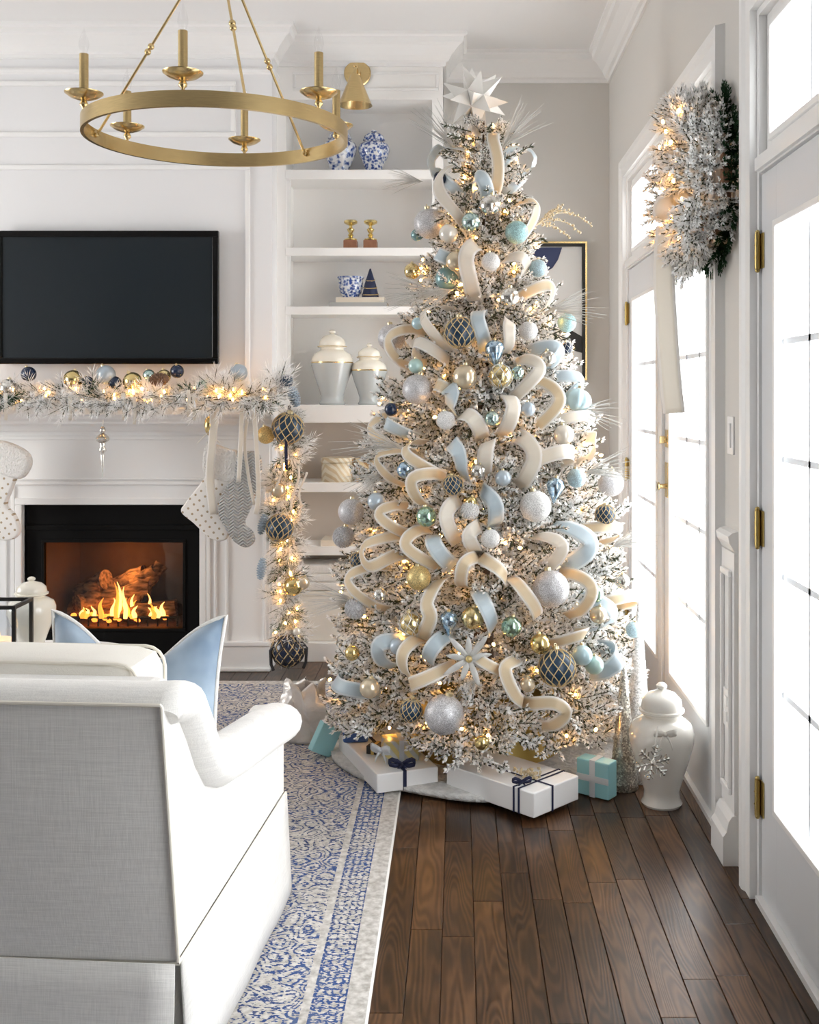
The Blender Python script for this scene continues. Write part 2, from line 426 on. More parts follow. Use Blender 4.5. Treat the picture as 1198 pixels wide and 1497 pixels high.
def dots_mat():
    m, nt, b = _new('stocking_dots')
    N, L = nt.nodes, nt.links
    tc = N.new('ShaderNodeTexCoord')
    mp = N.new('ShaderNodeMapping'); mp.inputs['Rotation'].default_value = (0, math.radians(35), 0); mp.inputs['Scale'].default_value = (30, 1, 30)
    L.new(tc.outputs['Object'], mp.inputs['Vector'])
    s = N.new('ShaderNodeSeparateXYZ'); L.new(mp.outputs[0], s.inputs[0])
    fx = mathn(nt, 'SUBTRACT', mathn(nt, 'FRACT', s.outputs[0]), 0.5); fz = mathn(nt, 'SUBTRACT', mathn(nt, 'FRACT', s.outputs[2]), 0.5)
    r = mathn(nt, 'SQRT', mathn(nt, 'ADD', mathn(nt, 'MULTIPLY', fx, fx), mathn(nt, 'MULTIPLY', fz, fz)))
    k = mathn(nt, 'LESS_THAN', r, 0.17)
    mx = N.new('ShaderNodeMix'); mx.data_type = 'RGBA'
    mx.inputs['A'].default_value = (0.82, 0.80, 0.77, 1); mx.inputs['B'].default_value = (0.42, 0.33, 0.22, 1)
    L.new(k, mx.inputs['Factor']); L.new(mx.outputs['Result'], b.inputs['Base Color'])
    b.inputs['Roughness'].default_value = 0.85
dots_mat()

def stripes_mat(name, a, c2, scale):
    m, nt, b = _new(name)
    N, L = nt.nodes, nt.links
    tc = N.new('ShaderNodeTexCoord'); w = N.new('ShaderNodeTexWave')
    w.inputs['Scale'].default_value = scale; w.inputs['Distortion'].default_value = 1.5
    w.bands_direction = 'DIAGONAL'
    L.new(tc.outputs['Object'], w.inputs['Vector'])
    L.new(ramp(nt, w.outputs['Fac'], [(0.4, a), (0.55, c2)]), b.inputs['Base Color'])
    b.inputs['Roughness'].default_value = 0.35
stripes_mat('gift_stripe', (0.60, 0.60, 0.58), (0.72, 0.60, 0.25), 14)
stripes_mat('box_marquetry', (0.70, 0.58, 0.38), (0.86, 0.80, 0.66), 16)
stripes_mat('box_tan', (0.45, 0.27, 0.12), (0.78, 0.66, 0.45), 9)

def knit_mat():
    m, nt, b = _new('stocking_grey')
    N, L = nt.nodes, nt.links
    tc = N.new('ShaderNodeTexCoord'); sp = N.new('ShaderNodeSeparateXYZ'); L.new(tc.outputs['Object'], sp.inputs[0])
    # chevrons of a cable knit
    zig = mathn(nt, 'ABSOLUTE', mathn(nt, 'SUBTRACT', mathn(nt, 'FRACT', mathn(nt, 'MULTIPLY', sp.outputs[0], 22.0)), 0.5))
    w = mathn(nt, 'SINE', mathn(nt, 'ADD', mathn(nt, 'MULTIPLY', sp.outputs[2], 420.0), mathn(nt, 'MULTIPLY', zig, 14.0)))
    L.new(ramp(nt, mathn(nt, 'MULTIPLY_ADD', w, 0.5, 0.5), [(0.1, (0.42, 0.43, 0.43)), (0.7, (0.58, 0.58, 0.57))]), b.inputs['Base Color'])
    b.inputs['Roughness'].default_value = 0.95
    bp = N.new('ShaderNodeBump'); bp.inputs['Strength'].default_value = 0.8; bp.inputs['Distance'].default_value = 0.006
    L.new(w, bp.inputs['Height']); L.new(bp.outputs[0], b.inputs['Normal'])
knit_mat()
def velvet_mat():
    m, nt, b = _new('velvet_blue')
    N, L = nt.nodes, nt.links
    tc = N.new('ShaderNodeTexCoord'); n = N.new('ShaderNodeTexNoise'); n.inputs['Scale'].default_value = 7; n.inputs['Detail'].default_value = 3
    L.new(tc.outputs['Object'], n.inputs['Vector'])
    L.new(ramp(nt, n.outputs['Fac'], [(0.3, (0.14, 0.22, 0.33)), (0.7, (0.36, 0.46, 0.57))]), b.inputs['Base Color'])
    b.inputs['Roughness'].default_value = 0.75
    b.inputs['Sheen Weight'].default_value = 0.8
velvet_mat()

def log_mat():
    m, nt, b = _new('log_ember')
    N, L = nt.nodes, nt.links
    tc = N.new('ShaderNodeTexCoord')
    mp = N.new('ShaderNodeMapping'); mp.inputs['Scale'].default_value = (6, 30, 30)
    L.new(tc.outputs['Object'], mp.inputs['Vector'])
    n = N.new('ShaderNodeTexNoise'); n.inputs['Scale'].default_value = 2.2; n.inputs['Detail'].default_value = 5
    L.new(mp.outputs[0], n.inputs['Vector'])
    L.new(ramp(nt, n.outputs['Fac'], [(0.35, (0.05, 0.03, 0.02)), (0.65, (0.42, 0.27, 0.16))]), b.inputs['Base Color'])
    b.inputs['Roughness'].default_value = 0.9
    bp = N.new('ShaderNodeBump'); bp.inputs['Strength'].default_value = 1; L.new(n.outputs['Fac'], bp.inputs['Height']); L.new(bp.outputs[0], b.inputs['Normal'])
log_mat()
mat('ember', (0.3, 0.08, 0.02), 0.9, emit=(1.0, 0.30, 0.05), estr=5.0)
mat('firebrick', (0.12, 0.065, 0.028), 0.8, noise=0.3, nscale=14)

# ------------------------------------------------------------------ geometry helpers
def P(px, py, d):
    """point seen at a pixel of the photograph, at depth d in metres"""
    return Vector(((px - VX) * d / F_PX, d, CAM_H - (py - VY) * d / F_PX))

class G:
    """collects shapes for one mesh object"""
    def __init__(s):
        s.v, s.f, s.uv, s.sm = [], [], {}, []
    def add(s, vs, fs, smooth=False):
        o = len(s.v)
        s.v.extend([tuple(v) for v in vs])
        for f in fs:
            s.f.append(tuple(i + o for i in f)); s.sm.append(smooth)
        return s
    def box(s, x0, x1, y0, y1, z0, z1):
        return s.add([(x0, y0, z0), (x1, y0, z0), (x1, y1, z0), (x0, y1, z0), (x0, y0, z1), (x1, y0, z1), (x1, y1, z1), (x0, y1, z1)],
                     [(0, 3, 2, 1), (4, 5, 6, 7), (0, 1, 5, 4), (1, 2, 6, 5), (2, 3, 7, 6), (3, 0, 4, 7)])
    def hexa(s, b, t):
        return s.add(list(b) + list(t), [(0, 3, 2, 1), (4, 5, 6, 7), (0, 1, 5, 4), (1, 2, 6, 5), (2, 3, 7, 6), (3, 0, 4, 7)])
    def lathe(s, prof, n=28, c=(0, 0, 0), caps=True):
        vs, fs = [], []
        for r, z in prof:
            for k in range(n):
                a = 2 * math.pi * k / n
                vs.append((c[0] + r * math.cos(a), c[1] + r * math.sin(a), c[2] + z))
        m = len(prof)
        for i in range(m - 1):
            for k in range(n):
                k2 = (k + 1) % n
                fs.append((i * n + k, i * n + k2, (i + 1) * n + k2, (i + 1) * n + k))
        s.add(vs, fs, True)
        if caps:
            o = len(s.v) - m * n
            s.f.append(tuple(o + k for k in reversed(range(n)))); s.sm.append(False)
            s.f.append(tuple(o + (m - 1) * n + k for k in range(n))); s.sm.append(False)
        return s
    def tube(s, pts, r, n=8, cap=True, closed=False):
        pts = [Vector(p) for p in pts]
        m = len(pts)
        rs = r if isinstance(r, (list, tuple)) else [r] * m
        vs, fs = [], []
        prev = None
        for i, p in enumerate(pts):
            if closed: t = pts[(i + 1) % m] - pts[i - 1]
            else: t = pts[min(i + 1, m - 1)] - pts[max(i - 1, 0)]
            t.normalize()
            if prev is None:
                a = Vector((0, 0, 1)) if abs(t.z) < 0.9 else Vector((1, 0, 0))
                u = t.cross(a).normalized()
            else:
                u = (prev - t * prev.dot(t))
                u = u.normalized() if u.length > 1e-6 else t.orthogonal().normalized()
            prev = u
            w = t.cross(u)
            for k in range(n):
                an = 2 * math.pi * k / n
                vs.append(p + (u * math.cos(an) + w * math.sin(an)) * rs[i])
        for i in range(m if closed else m - 1):
            for k in range(n):
                k2 = (k + 1) % n; j = (i + 1) % m
                fs.append((i * n + k, i * n + k2, j * n + k2, j * n + k))
        if cap and not closed:
            fs.append(tuple(reversed(range(n)))); fs.append(tuple((m - 1) * n + k for k in range(n)))
        return s.add(vs, fs, True)
    def ball(s, c, r, nu=16, nv=10, sq=(1, 1, 1)):
        vs, fs = [], []
        for i in range(1, nv):
            th = math.pi * i / nv
            for k in range(nu):
                a = 2 * math.pi * k / nu
                vs.append((c[0] + r * sq[0] * math.sin(th) * math.cos(a), c[1] + r * sq[1] * math.sin(th) * math.sin(a), c[2] + r * sq[2] * math.cos(th)))
        top, bot = len(vs), len(vs) + 1
        vs += [(c[0], c[1], c[2] + r * sq[2]), (c[0], c[1], c[2] - r * sq[2])]
        for i in range(nv - 2):
            for k in range(nu):
                k2 = (k + 1) % nu
                fs.append((i * nu + k, (i + 1) * nu + k, (i + 1) * nu + k2, i * nu + k2))
        for k in range(nu):
            k2 = (k + 1) % nu
            fs.append((top, k, k2)); fs.append((bot, (nv - 2) * nu + k2, (nv - 2) * nu + k))
        return s.add(vs, fs, True)
    def moulding(s, path, prof, closed=False):
        """sweep a profile of (out, z) along a plan polyline with mitred corners; 'out' is to the right of the path"""
        m = len(path); offs = []
        def nrm(a, b):
            d = Vector((b[0] - a[0], b[1] - a[1])); d.normalize(); return Vector((d.y, -d.x))
        for i in range(m):
            n1 = nrm(path[i - 1], path[i]) if (i > 0 or closed) else None
            n2 = nrm(path[i], path[(i + 1) % m]) if (i < m - 1 or closed) else None
            if n1 is None: offs.append(n2)
            elif n2 is None: offs.append(n1)
            else:
                b = n1 + n2
                offs.append(b / max(1e-6, 1 + n1.dot(n2)))
        vs, fs = [], []; k = len(prof)
        for p, o in zip(path, offs):
            for out, z in prof: vs.append((p[0] + o.x * out, p[1] + o.y * out, z))
        for i in range(m if closed else m - 1):
            j = (i + 1) % m
            for q in range(k):
                q2 = (q + 1) % k
                fs.append((i * k + q, j * k + q, j * k + q2, i * k + q2))
        if not closed:
            fs.append(tuple(range(k))); fs.append(tuple((m - 1) * k + q for q in reversed(range(k))))
        return s.add(vs, fs)
    def frame_xz(s, x0, x1, z0, z1, y, w, prof_d):
        """picture-frame bead on a wall facing -Y"""
        for (a0, a1, b0, b1) in ((x0, x1, z1 - w, z1), (x0, x1, z0, z0 + w), (x0, x0 + w, z0 + w, z1 - w), (x1 - w, x1, z0 + w, z1 - w)):
            s.box(a0, a1, y - prof_d, y, b0, b1)
        return s
    def build(s, name, m, parent=None, loc=None, bevel=0.0, seg=2, world=True, auto=True):
        me = bpy.data.meshes.new(name)
        vs = s.v
        if loc is not None and world:
            vs = [(x - loc[0], y - loc[1], z - loc[2]) for x, y, z in vs]
        elif parent is not None and world:
            pl = root_loc(parent)
            vs = [(x - pl[0], y - pl[1], z - pl[2]) for x, y, z in vs]
        me.from_pydata(vs, [], s.f)
        me.polygons.foreach_set('use_smooth', s.sm)
        me.materials.append(MATS[m])
        if any(s.sm) and auto:
            me.set_sharp_from_angle(angle=math.radians(42))
        me.update()
        return link(name, me, parent, loc, bevel, seg)

def link(name, me, parent=None, loc=None, bevel=0.0, seg=2):
    o = bpy.data.objects.new(name, me)
    COL.objects.link(o)
    if parent is not None: o.parent = parent
    if loc is not None: o.location = loc
    if bevel:
        b = o.modifiers.new('bevel', 'BEVEL'); b.width = bevel; b.segments = seg; b.limit_method = 'ANGLE'
    return o
def root_loc(o):
    v = Vector((0, 0, 0))
    while o is not None:
        v += o.location; o = o.parent
    return v
def tag(o, label, cat, group=None):
    o['label'] = label; o['category'] = cat
    if group: o['group'] = group
    return o
def thing(name, label, cat, loc=(0, 0, 0), rz=0.0, group=None):
    o = bpy.data.objects.new(name, None)
    COL.objects.link(o)
    o.empty_display_size = 0.1
    o.location = loc; o.rotation_euler = (0, 0, rz)
    return tag(o, label, cat, group)
def struct(o):
    o['kind'] = 'structure'; return o
def copy_tree(o, parent=None):
    c = o.copy(); COL.objects.link(c); c.parent = parent
    for ch in list(o.children): copy_tree(ch, c)
    return c
R = random.Random(7)

# ------------------------------------------------------------------ the room
XW, YB, ZC = 0.83, 6.02, 3.25          # right wall, back wall, ceiling
XL, YR = -4.6, -3.6                    # left wall, rear wall behind the camera
YF, YK = 5.576, 5.72                   # chimney breast face, bookcase face
BX0, BX1 = -2.61, -0.945               # breast left / right
KX1 = -0.078                           # bookcase right side

fl = struct(G().box(XL, XW + 0.15, YR, YB + .1, -0.06, -0.012).build('floor', 'wood_dark'))
PW, PX = 0.0826, -0.0407
def plank_mesh(w, l):
    me = G().box(0.0006, w - 0.0012, 0.0005, l - 0.001, -0.012, 0.0).build('plank', 'oak_plank', fl)
    mm = me.data
    bpy.data.objects.remove(me)
    return mm
_pl = {}
def plank(x, y0, y1):
    l = round(y1 - y0, 2)
    if l < 0.05: return
    if l not in _pl: _pl[l] = plank_mesh(PW, l)
    o = link('plank', _pl[l], fl, (x, y0, 0))
    b = o.modifiers.new('bevel', 'BEVEL'); b.width = 0.0012; b.segments = 1
for k in range(-28, 11):
    x = PX + k * PW
    if x > XW - 0.02: break
    y = 0.9 - R.random() * 0.7 if x > -0.45 else 5.08
    while y < YB:
        l = round(R.uniform(0.45, 1.15), 1)
        y2 = min(y + l, YB)
        plank(x, y, y2)
        y = y2
# floor base for the rest lies under the rug and furniture
struct(G().box(XL, -0.45, YR, 5.08, -0.012, -0.001).build('floor_oak', 'oak_plank'))
struct(G().box(-0.45, XW, YR, 0.1, -0.012, -0.001).build('floor_oak_rear', 'oak_plank'))
struct(G().box(XL, XW + .15, YR, YB + .1, ZC, ZC + 0.1).build('ceiling', 'ceiling_white'))

# back wall and chimney breast (firebox opening left free)
FX0, FX1, FZ1 = -2.203, -1.306, 0.837
struct(G().box(XL, XW + .15, YB, YB + 0.12, 0, ZC).build('wall_back', 'wall_greige'))
g = G()
g.box(BX0, BX1, YF, YB, FZ1, ZC).box(BX0, FX0, YF, YB, 0, FZ1).box(FX1, BX1, YF, YB, 0, FZ1)
struct(g.build('wall_chimney_breast', 'wall_white'))
g = G().box(XL - .12, XL, YR, 2.8, 0, ZC).box(XL - .12, XL, 4.6, YB, 0, ZC).box(XL - .12, XL, 2.8, 4.6, 0, .6).box(XL - .12, XL, 2.8, 4.6, 2.5, ZC)  # the unseen opening is added to bring light onto the back wall
struct(g.build('wall_left', 'wall_white'))
g = G()
g.box(XL, XW + .15, YR - .12, YR, 0, ZC)
struct(g.build('wall_rear', 'wall_slate'))

# right wall with openings: doors 3.50..5.39 and 1.16..3.04, window behind the camera -2.4..0.2
D1, D2 = (3.50, 5.39), (1.14, 3.04)
DT = 2.46
g = G()
T = 0.12
g.box(XW, XW + T, D1[1], YB, 0, ZC).box(XW, XW + T, D2[1], D1[0], 0, ZC).box(XW, XW + T, D1[0], D1[1], DT, ZC)
g.box(XW, XW + T, D2[0], D2[1], DT, ZC).box(XW, XW + T, YR, D2[0], 0, ZC)
struct(g.build('wall_right', 'wall_greige'))

# crown
crown = [(0, 3.10), (0.012, 3.10), (0.016, 3.118), (0.03, 3.125), (0.045, 3.15), (0.085, 3.19), (0.105, 3.20), (0.11, 3.225), (0.125, 3.232), (0.125, 3.25), (0, 3.25)]
cp = [(XL, YB), (BX0, YB), (BX0, YF), (BX1, YF), (BX1, YK), (KX1, YK), (KX1, YB), (XW, YB), (XW, YR)]
struct(G().moulding(cp, crown).build('trim_1', 'trim_white'))
# rail under the crown on the breast
struct(G().moulding([(BX0, YB), (BX0, YF), (BX1, YF), (BX1, YK)], [(0, 3.02), (0.012, 3.025), (0.016, 3.04), (0.01, 3.052), (0, 3.055)]).build('trim_2', 'trim_white'))
# wall panel beads on the breast
def bead(n, x0, x1, z0, z1, y=YF, w=0.026, d=0.014):
    o = struct(G().frame_xz(x0, x1, z0, z1, y, w, d).build(n, 'trim_white', bevel=0.006))
bead('trim_3', BX0 + .18, -1.128, 2.70, 2.985)
bead('trim_4', BX0 + .115, -1.055, 1.40, 2.56)

base_prof = [(0, 0), (0.018, 0), (0.018, 0.11), (0.012, 0.125), (0.008, 0.14), (0, 0.145)]
struct(G().moulding([(KX1, YB), (XW, YB), (XW, 5.48)], base_prof).build('baseboard_back', 'trim_white'))
sp = [(0, 0), (0.045, 0), (0.045, 0.085), (0.034, 0.10), (0.028, 0.13), (0.018, 0.145), (0, 0.15)]
struct(G().moulding([(XW, 3.405), (XW, 3.25)], sp).build('baseboard_right', 'trim_white'))
struct(G().moulding([(XW, 3.405), (XW, 3.25)], [(0, .925), (.012, .93), (.02, .945), (.026, .955), (.03, .975), (.018, .985), (0, .99)]).build('trim_5', 'trim_white'))
g = G().box(XW - .012, XW, 3.25, 3.405, .15, .925)
struct(g.build('trim_6', 'trim_white'))
g = G()
for (y0, y1, z0, z1) in ((3.275, 3.38, .85, .87), (3.275, 3.38, .20, .22), (3.275, 3.288, .22, .85), (3.367, 3.38, .22, .85)):
    g.box(XW - .024, XW - .012, y0, y1, z0, z1)
struct(g.build('trim_7', 'trim_white', bevel=.004))

# doors -----------------------------------------------------------------
XD = XW + 0.005            # door leaf face
def casing(n, y0, y1, zt):
    g = G()
    cas = [(0, 0), (.022, 0), (.022, .045), (.030, .06), (.030, .085), (0, .09)]
    # profile swept round the opening (out from wall, away from opening)
    pts = [(y0, 0), (y0, zt), (y1, zt), (y1, 0)]
    def P3(corner, o, a):
        yy, zz = pts[corner]
        sy = -1 if corner < 2 else 1
        return (XW - o, yy + sy * a, zz + (a if corner in (1, 2) else 0))
    k = len(cas); vs, fs = [], []
    for c in range(4):
        for (o, a) in cas: vs.append(P3(c, o, a))
    for c in range(3):
        for q in range(k):
            q2 = (q + 1) % k
            fs.append((c * k + q, c * k + q2, (c + 1) * k + q2, (c + 1) * k + q))
    g.add(vs, fs)
    # jamb lining
    g.box(XW - .002, XW + T, y0, y0 + .02, 0, zt).box(XW - .002, XW + T, y1 - .02, y1, 0, zt).box(XW - .002, XW + T, y0 + .02, y1 - .02, zt - .02, zt)
    g.box(XW - .002, XW + T, y0 + .02, y1 - .02, 2.005, 2.055)      # transom bar
    g.box(XW - .014, XW - .002, y0 + .02, y1 - .02, 2.010, 2.045)
    g.box(XW - .012, XW + T, y0 + .02, y1 - .02, 0.0, 0.018)      # sill
    return struct(g.build(n, 'trim_white'))
WINN = [0]
def sash(name, y0, y1, z0, z1, m, cols, rows, stile, top, bot, x=XD, th=0.045, mun=0.016):
    """a glazed leaf: stiles and rails, bead, muntins, single panes"""
    root = struct(bpy.data.objects.new(name, None)); COL.objects.link(root); root.location = (x, y0, z0)
    gy0, gy1, gz0, gz1 = y0 + stile, y1 - stile, z0 + bot, z1 - top
    G().box(x, x + th, y0, gy0, z0, z1).build('stile', m, root, bevel=.002)
    G().box(x, x + th, gy1, y1, z0, z1).build('stile', m, root, bevel=.002)
    G().box(x, x + th, gy0, gy1, gz1, z1).build('rail', m, root)
    G().box(x, x + th, gy0, gy1, z0, gz0).build('rail', m, root)
    b = G(); w = .018
    for (a0, a1, c0, c1) in ((gy0 - .01, gy1 + .01, gz1 - w + .01, gz1 + .01), (gy0 - .01, gy1 + .01, gz0 - .01, gz0 + w - .01), (gy0 - .01, gy0 + w - .01, gz0, gz1), (gy1 - w + .01, gy1 + .01, gz0, gz1)):
        b.box(x - .009, x + .002, a0, a1, c0, c1)
    b.build('glazing_bead', 'trim_white', root, bevel=.003)
    for c in range(1, cols):
        yy = gy0 + (gy1 - gy0) * c / cols
        G().box(x + .018, x + .030, yy - mun / 2, yy + mun / 2, gz0, gz1).build('muntin', 'muntin_white', root)
    for r in range(1, rows):
        zz = gz0 + (gz1 - gz0) * r / rows
        G().box(x + .018, x + .030, gy0, gy1, zz - mun / 2, zz + mun / 2).build('muntin', 'muntin_white', root)
    for c in range(cols):
        for r in range(rows):
            a0 = gy0 + (gy1 - gy0) * c / cols; a1 = gy0 + (gy1 - gy0) * (c + 1) / cols
            c0 = gz0 + (gz1 - gz0) * r / rows; c1 = gz0 + (gz1 - gz0) * (r + 1) / rows
            G().box(x + .023, x + .026, a0, a1, c0, c1).build('pane', 'pane_glass', root)
    return root
def hinge(root, y, z):
    g = G().tube([(XD - .012, y, z - .048), (XD - .012, y, z + .048)], .008, 10)
    g.ball((XD - .012, y, z + .052), .007, 8, 6).ball((XD - .012, y, z - .052), .007, 8, 6)
    g.box(XD - .004, XD - .001, y - .028, y + .02, z - .048, z + .048)
    for q in (-.018, .016): g.tube([(XD - .013, y, z + q - .001), (XD - .013, y, z + q + .001)], .0088, 10)
    return g.build('hinge', 'hinge_brass', root)
casing('trim_8', D1[0], D1[1], DT)
casing('trim_9', D2[0], D2[1], DT)
d1 = sash('door_1', 4.452, D1[1] - .022, .02, 2.0, 'door_paint', 3, 5, .14, .155, .28)
d2 = sash('door_2', D1[0] + .022, 4.446, .02, 2.0, 'door_paint', 3, 5, .14, .155, .28)
d3 = sash('door_3', 2.092, D2[1] - .022, .02, 2.0, 'door_paint', 3, 5, .14, .155, .28)
d4 = sash('door_4', D2[0] + .022, 2.088, .02, 2.0, 'door_paint', 3, 5, .14, .155, .28)
for n, (a, b) in (('window_1', (4.45, 5.368)), ('window_2', (3.522, 4.45)), ('window_3', (2.09, 3.018)), ('window_4', (1.162, 2.09))):
    sash(n, a, b, 2.055, DT - .02, 'trim_white', 3, 1, .045, .04, .04, x=XW + .02, th=.04)
for z in (1.79, 1.03, .29):
    hinge(d1, D1[1] - .024, z); hinge(d3, D2[1] - .024, z)
G().box(XD - .014, XD, 4.43, 4.47, .02, 2.0).build('astragal', 'door_paint', d2, bevel=.003)
G().box(XD - .014, XD, 2.07, 2.11, .02, 2.0).build('astragal', 'door_paint', d4, bevel=.003)
ky = 4.375
g = G().box(XD - .006, XD, ky - .028, ky + .028, .985, 1.125)
g.build('knob_plate', 'brass', d2, bevel=.003)
g = G(); prof = [(.0, 0), (.010, .0), (.010, .025), (.018, .03), (.024, .036), (.024, .044), (.010, .05)]
def lathe_x(g, prof, x, y, z, n=16):
    """lathe about an axis that runs to -X from the wall"""
    t = G().lathe(prof, n)
    return g.add([(x - vz, y + vx, z + vy) for vx, vy, vz in t.v], t.f, True)
lathe_x(g, [(.010, 0), (.010, .03), (.016, .033), (.016, .038), (.008, .04)], XD, ky, 1.03)
kn = g.build('knob_stem', 'brass', d2)
g = G(); lathe_x(g, [(.006, .04), (.018, .043), (.028, .055), (.028, .068), (.018, .078), (.002, .082)], XD, ky, 1.03, 10)
g.build('knob', 'knob_glass', d2)
g = G().box(XD - .006, XD, ky - .028, ky + .028, 1.185, 1.255)
lathe_x(g, [(.012, 0), (.012, .012), (.004, .014), (.004, .02)], XD, ky, 1.215); g.box(XD - .032, XD - .012, ky - .004, ky + .004, 1.20, 1.23)
g.build('deadbolt', 'brass', d2, bevel=.002)

# light switch and outlet in the strip between the doors
sw = thing('light_switch', 'white slide light switch on the wall strip between the glass doors', 'switch', (XW, 3.325, 1.27))
G().box(XW - .006, XW, 3.29, 3.36, 1.215, 1.33).build('plate', 'switch_white', sw, bevel=.002)
G().box(XW - .011, XW - .006, 3.312, 3.338, 1.235, 1.31).build('rocker', 'trim_white', sw, bevel=.002)
ou = thing('outlet', 'white wall outlet in the wainscot between the glass doors', 'outlet', (XW - .012, 3.325, .45))
G().box(XW - .018, XW - .012, 3.29, 3.36, .39, .505).build('plate', 'switch_white', ou, bevel=.002)
G().box(XW - .021, XW - .018, 3.308, 3.342, .455, .485).build('socket', 'trim_white', ou, bevel=.002)
G().box(XW - .021, XW - .018, 3.308, 3.342, .41, .44).build('socket', 'trim_white', ou, bevel=.002)

# outside: snowy deck, rail with balusters
struct(G().box(XW + T, 12, -8, 14, -.3, -.12).build('ground_snow', 'snow_white'))
ra = thing('deck_railing', 'pale snow-covered deck railing outside the glass doors', 'railing', (2.6, 3, -.12))
G().box(2.56, 2.66, -2, 9, .86, .94).build('handrail', 'deck_rail', ra)
G().box(2.58, 2.64, -2, 9, .06, .11).build('bottom_rail', 'deck_rail', ra)
bm_ = None
for k in range(56):
    yy = -2 + k * .2
    if bm_ is None:
        bm_ = G().box(2.595, 2.625, yy - .015, yy + .015, .1, .87).build('baluster', 'deck_rail', ra)
    else:
        o = bm_.copy(); COL.objects.link(o); o.parent = ra; o.location = (0, k * .2, 0)

# ------------------------------------------------------------------ bookcase
bk = thing('bookcase', 'white built-in bookcase with open shelves beside the chimney breast', 'bookcase', (-.5, 5.85, 0))
zt = 2.93
G().box(BX1, -.895, YK, YK + .03, 0, zt).build('face_stile', 'shelf_white', bk)
G().box(-.135, KX1, YK, YK + .03, 0, zt).build('face_stile', 'shelf_white', bk)
G().box(BX1, -.90, YK + .03, YB, 0, ZC).build('side_panel', 'shelf_white', bk)
G().box(-.13, KX1, YK + .03, YB, 0, ZC).build('side_panel', 'shelf_white', bk)
G().box(-.90, -.13, YB - .02, YB, 1.25, ZC).build('back_panel', 'shelf_white', bk)
G().box(-.90, -.13, YB - .02, YB, 0, 1.25).build('back_panel', 'shelf_beige_shaded', bk)['label'] = 'beige back panel of the lower shelves, shade in its colour'
G().box(BX1, KX1, YK, YB - .02, zt, ZC).build('frieze', 'shelf_white', bk)
g = G().frame_xz(-.86, -.10, 2.975, 3.075, YK, .016, .008)
g.build('frieze_bead', 'trim_white', bk, bevel=.003)
for (z1, z0, y0) in ((2.565, 2.515, YK - .004), (2.159, 2.116, YK - .004), (1.853, 1.81, YK - .004), (.935, .885, YK), (.60, .555, YK), (.10, .0, YK)):
    G().box(-.90, -.13, y0, YB - .02, z0, z1).build('shelf', 'shelf_white', bk, bevel=.003)
G().box(BX1, KX1 + .02, 5.60, YB - .02, 1.25, 1.34).build('counter', 'shelf_white', bk, bevel=.004)
# bead inside each opening
g = G()
for (a, b) in ((2.159, 2.515), (1.853, 2.116), (1.34, 1.81)):
    g.box(-.895, -.875, YK + .006, YK + .03, a, b)
g.build('opening_bead', 'trim_white', bk)
# sconce on the frieze
sx, sz = P(523, 108, YK).x, P(523, 108, YK).z
s = thing('wall_sconce', 'polished brass wall sconce with cone shade on the bookcase frieze', 'sconce', (sx, YK, sz))
def lathe_y(g, prof, x, y, z, n=28):
    t = G().lathe(prof, n)
    return g.add([(x + vx, y - vz, z + vy) for vx, vy, vz in t.v], [tuple(reversed(f)) for f in t.f], True)
g = G(); lathe_y(g, [(.0, 0), (.070, 0), (.070, .010), (.064, .016), (.02, .018), (.018, .03), (.012, .034)], sx, YK, sz); g.build('backplate', 'brass', s)
g = G().tube([(sx, YK - .02, sz), (sx, YK - .10, sz + .01), (sx, YK - .13, sz - .02), (sx, YK - .135, sz - .05)], .008, 10)
g.ball((sx, YK - .10, sz + .01), .014).build('arm', 'brass', s)
g = G().lathe([(.022, .0), (.027, -.01), (.085, -.15), (.088, -.155), (.083, -.152), (.024, -.012), (.018, -.002)], 32, (sx, YK - .135, sz - .045), caps=False)
g.build('shade', 'brass', s)

# ------------------------------------------------------------------ fireplace surround
fp = thing('fireplace_mantel', 'white panelled fireplace mantel surround with stepped shelf', 'mantel', (-1.75, YF, 0))
MXR = -.915
mp_ = [(BX0 + .02, YF), (MXR - .02, YF)]
shelf_prof = [(0, 1.33), (.235, 1.33), (.238, 1.322), (.238, 1.298), (.228, 1.292), (.215, 1.288), (.205, 1.275), (.185, 1.268), (.17, 1.26), (.165, 1.25), (.12, 1.245), (.09, 1.235), (.06, 1.21), (.04, 1.205), (.035, 1.195), (0, 1.19)]
G().moulding([(BX0 - .02, YF), (MXR, YF)], shelf_prof).build('mantel_shelf', 'trim_white', fp)
yb = YF - .028
G().box(BX0 + .05, -.955, yb, YF, .835 + .035, 1.20).build('frieze_panel', 'trim_white', fp)
G().box(BX0 + .05, FX0 - .035, yb, YF, 0, .87).build('pilaster', 'trim_white', fp)
G().box(FX1 + .035, -.955, yb, YF, 0, .87).build('pilaster', 'trim_white', fp)
fb = [(0, 0), (.004, 0), (.012, .008), (.012, .02), (.006, .028), (0, .03)]
def bar(n, x0, x1, z0, z1, d, y=yb, bev=.004): return G().box(x0, x1, y - d, y, z0, z1).build(n, 'trim_white', fp, bevel=bev)
bar('bead', BX0 + .05, -.955, .938, .956, .016); bar('bead', BX0 + .05, -.955, .962, .972, .010); bar('bead', BX0 + .05, -.955, 1.165, 1.185, .012)
for (x0, x1) in ((FX1 + .035, FX1 + .055), (FX1 + .075, FX1 + .087), (-1.175, -1.160), (-.985, -.970)):
    bar('bead', x0, x1, .15, .93, .012); bar('bead', 2 * (FX0 + FX1) / 2 - x1, 2 * (FX0 + FX1) / 2 - x0, .15, .93, .012)
bar('bead', -1.160, -.985, .90, .915, .012)
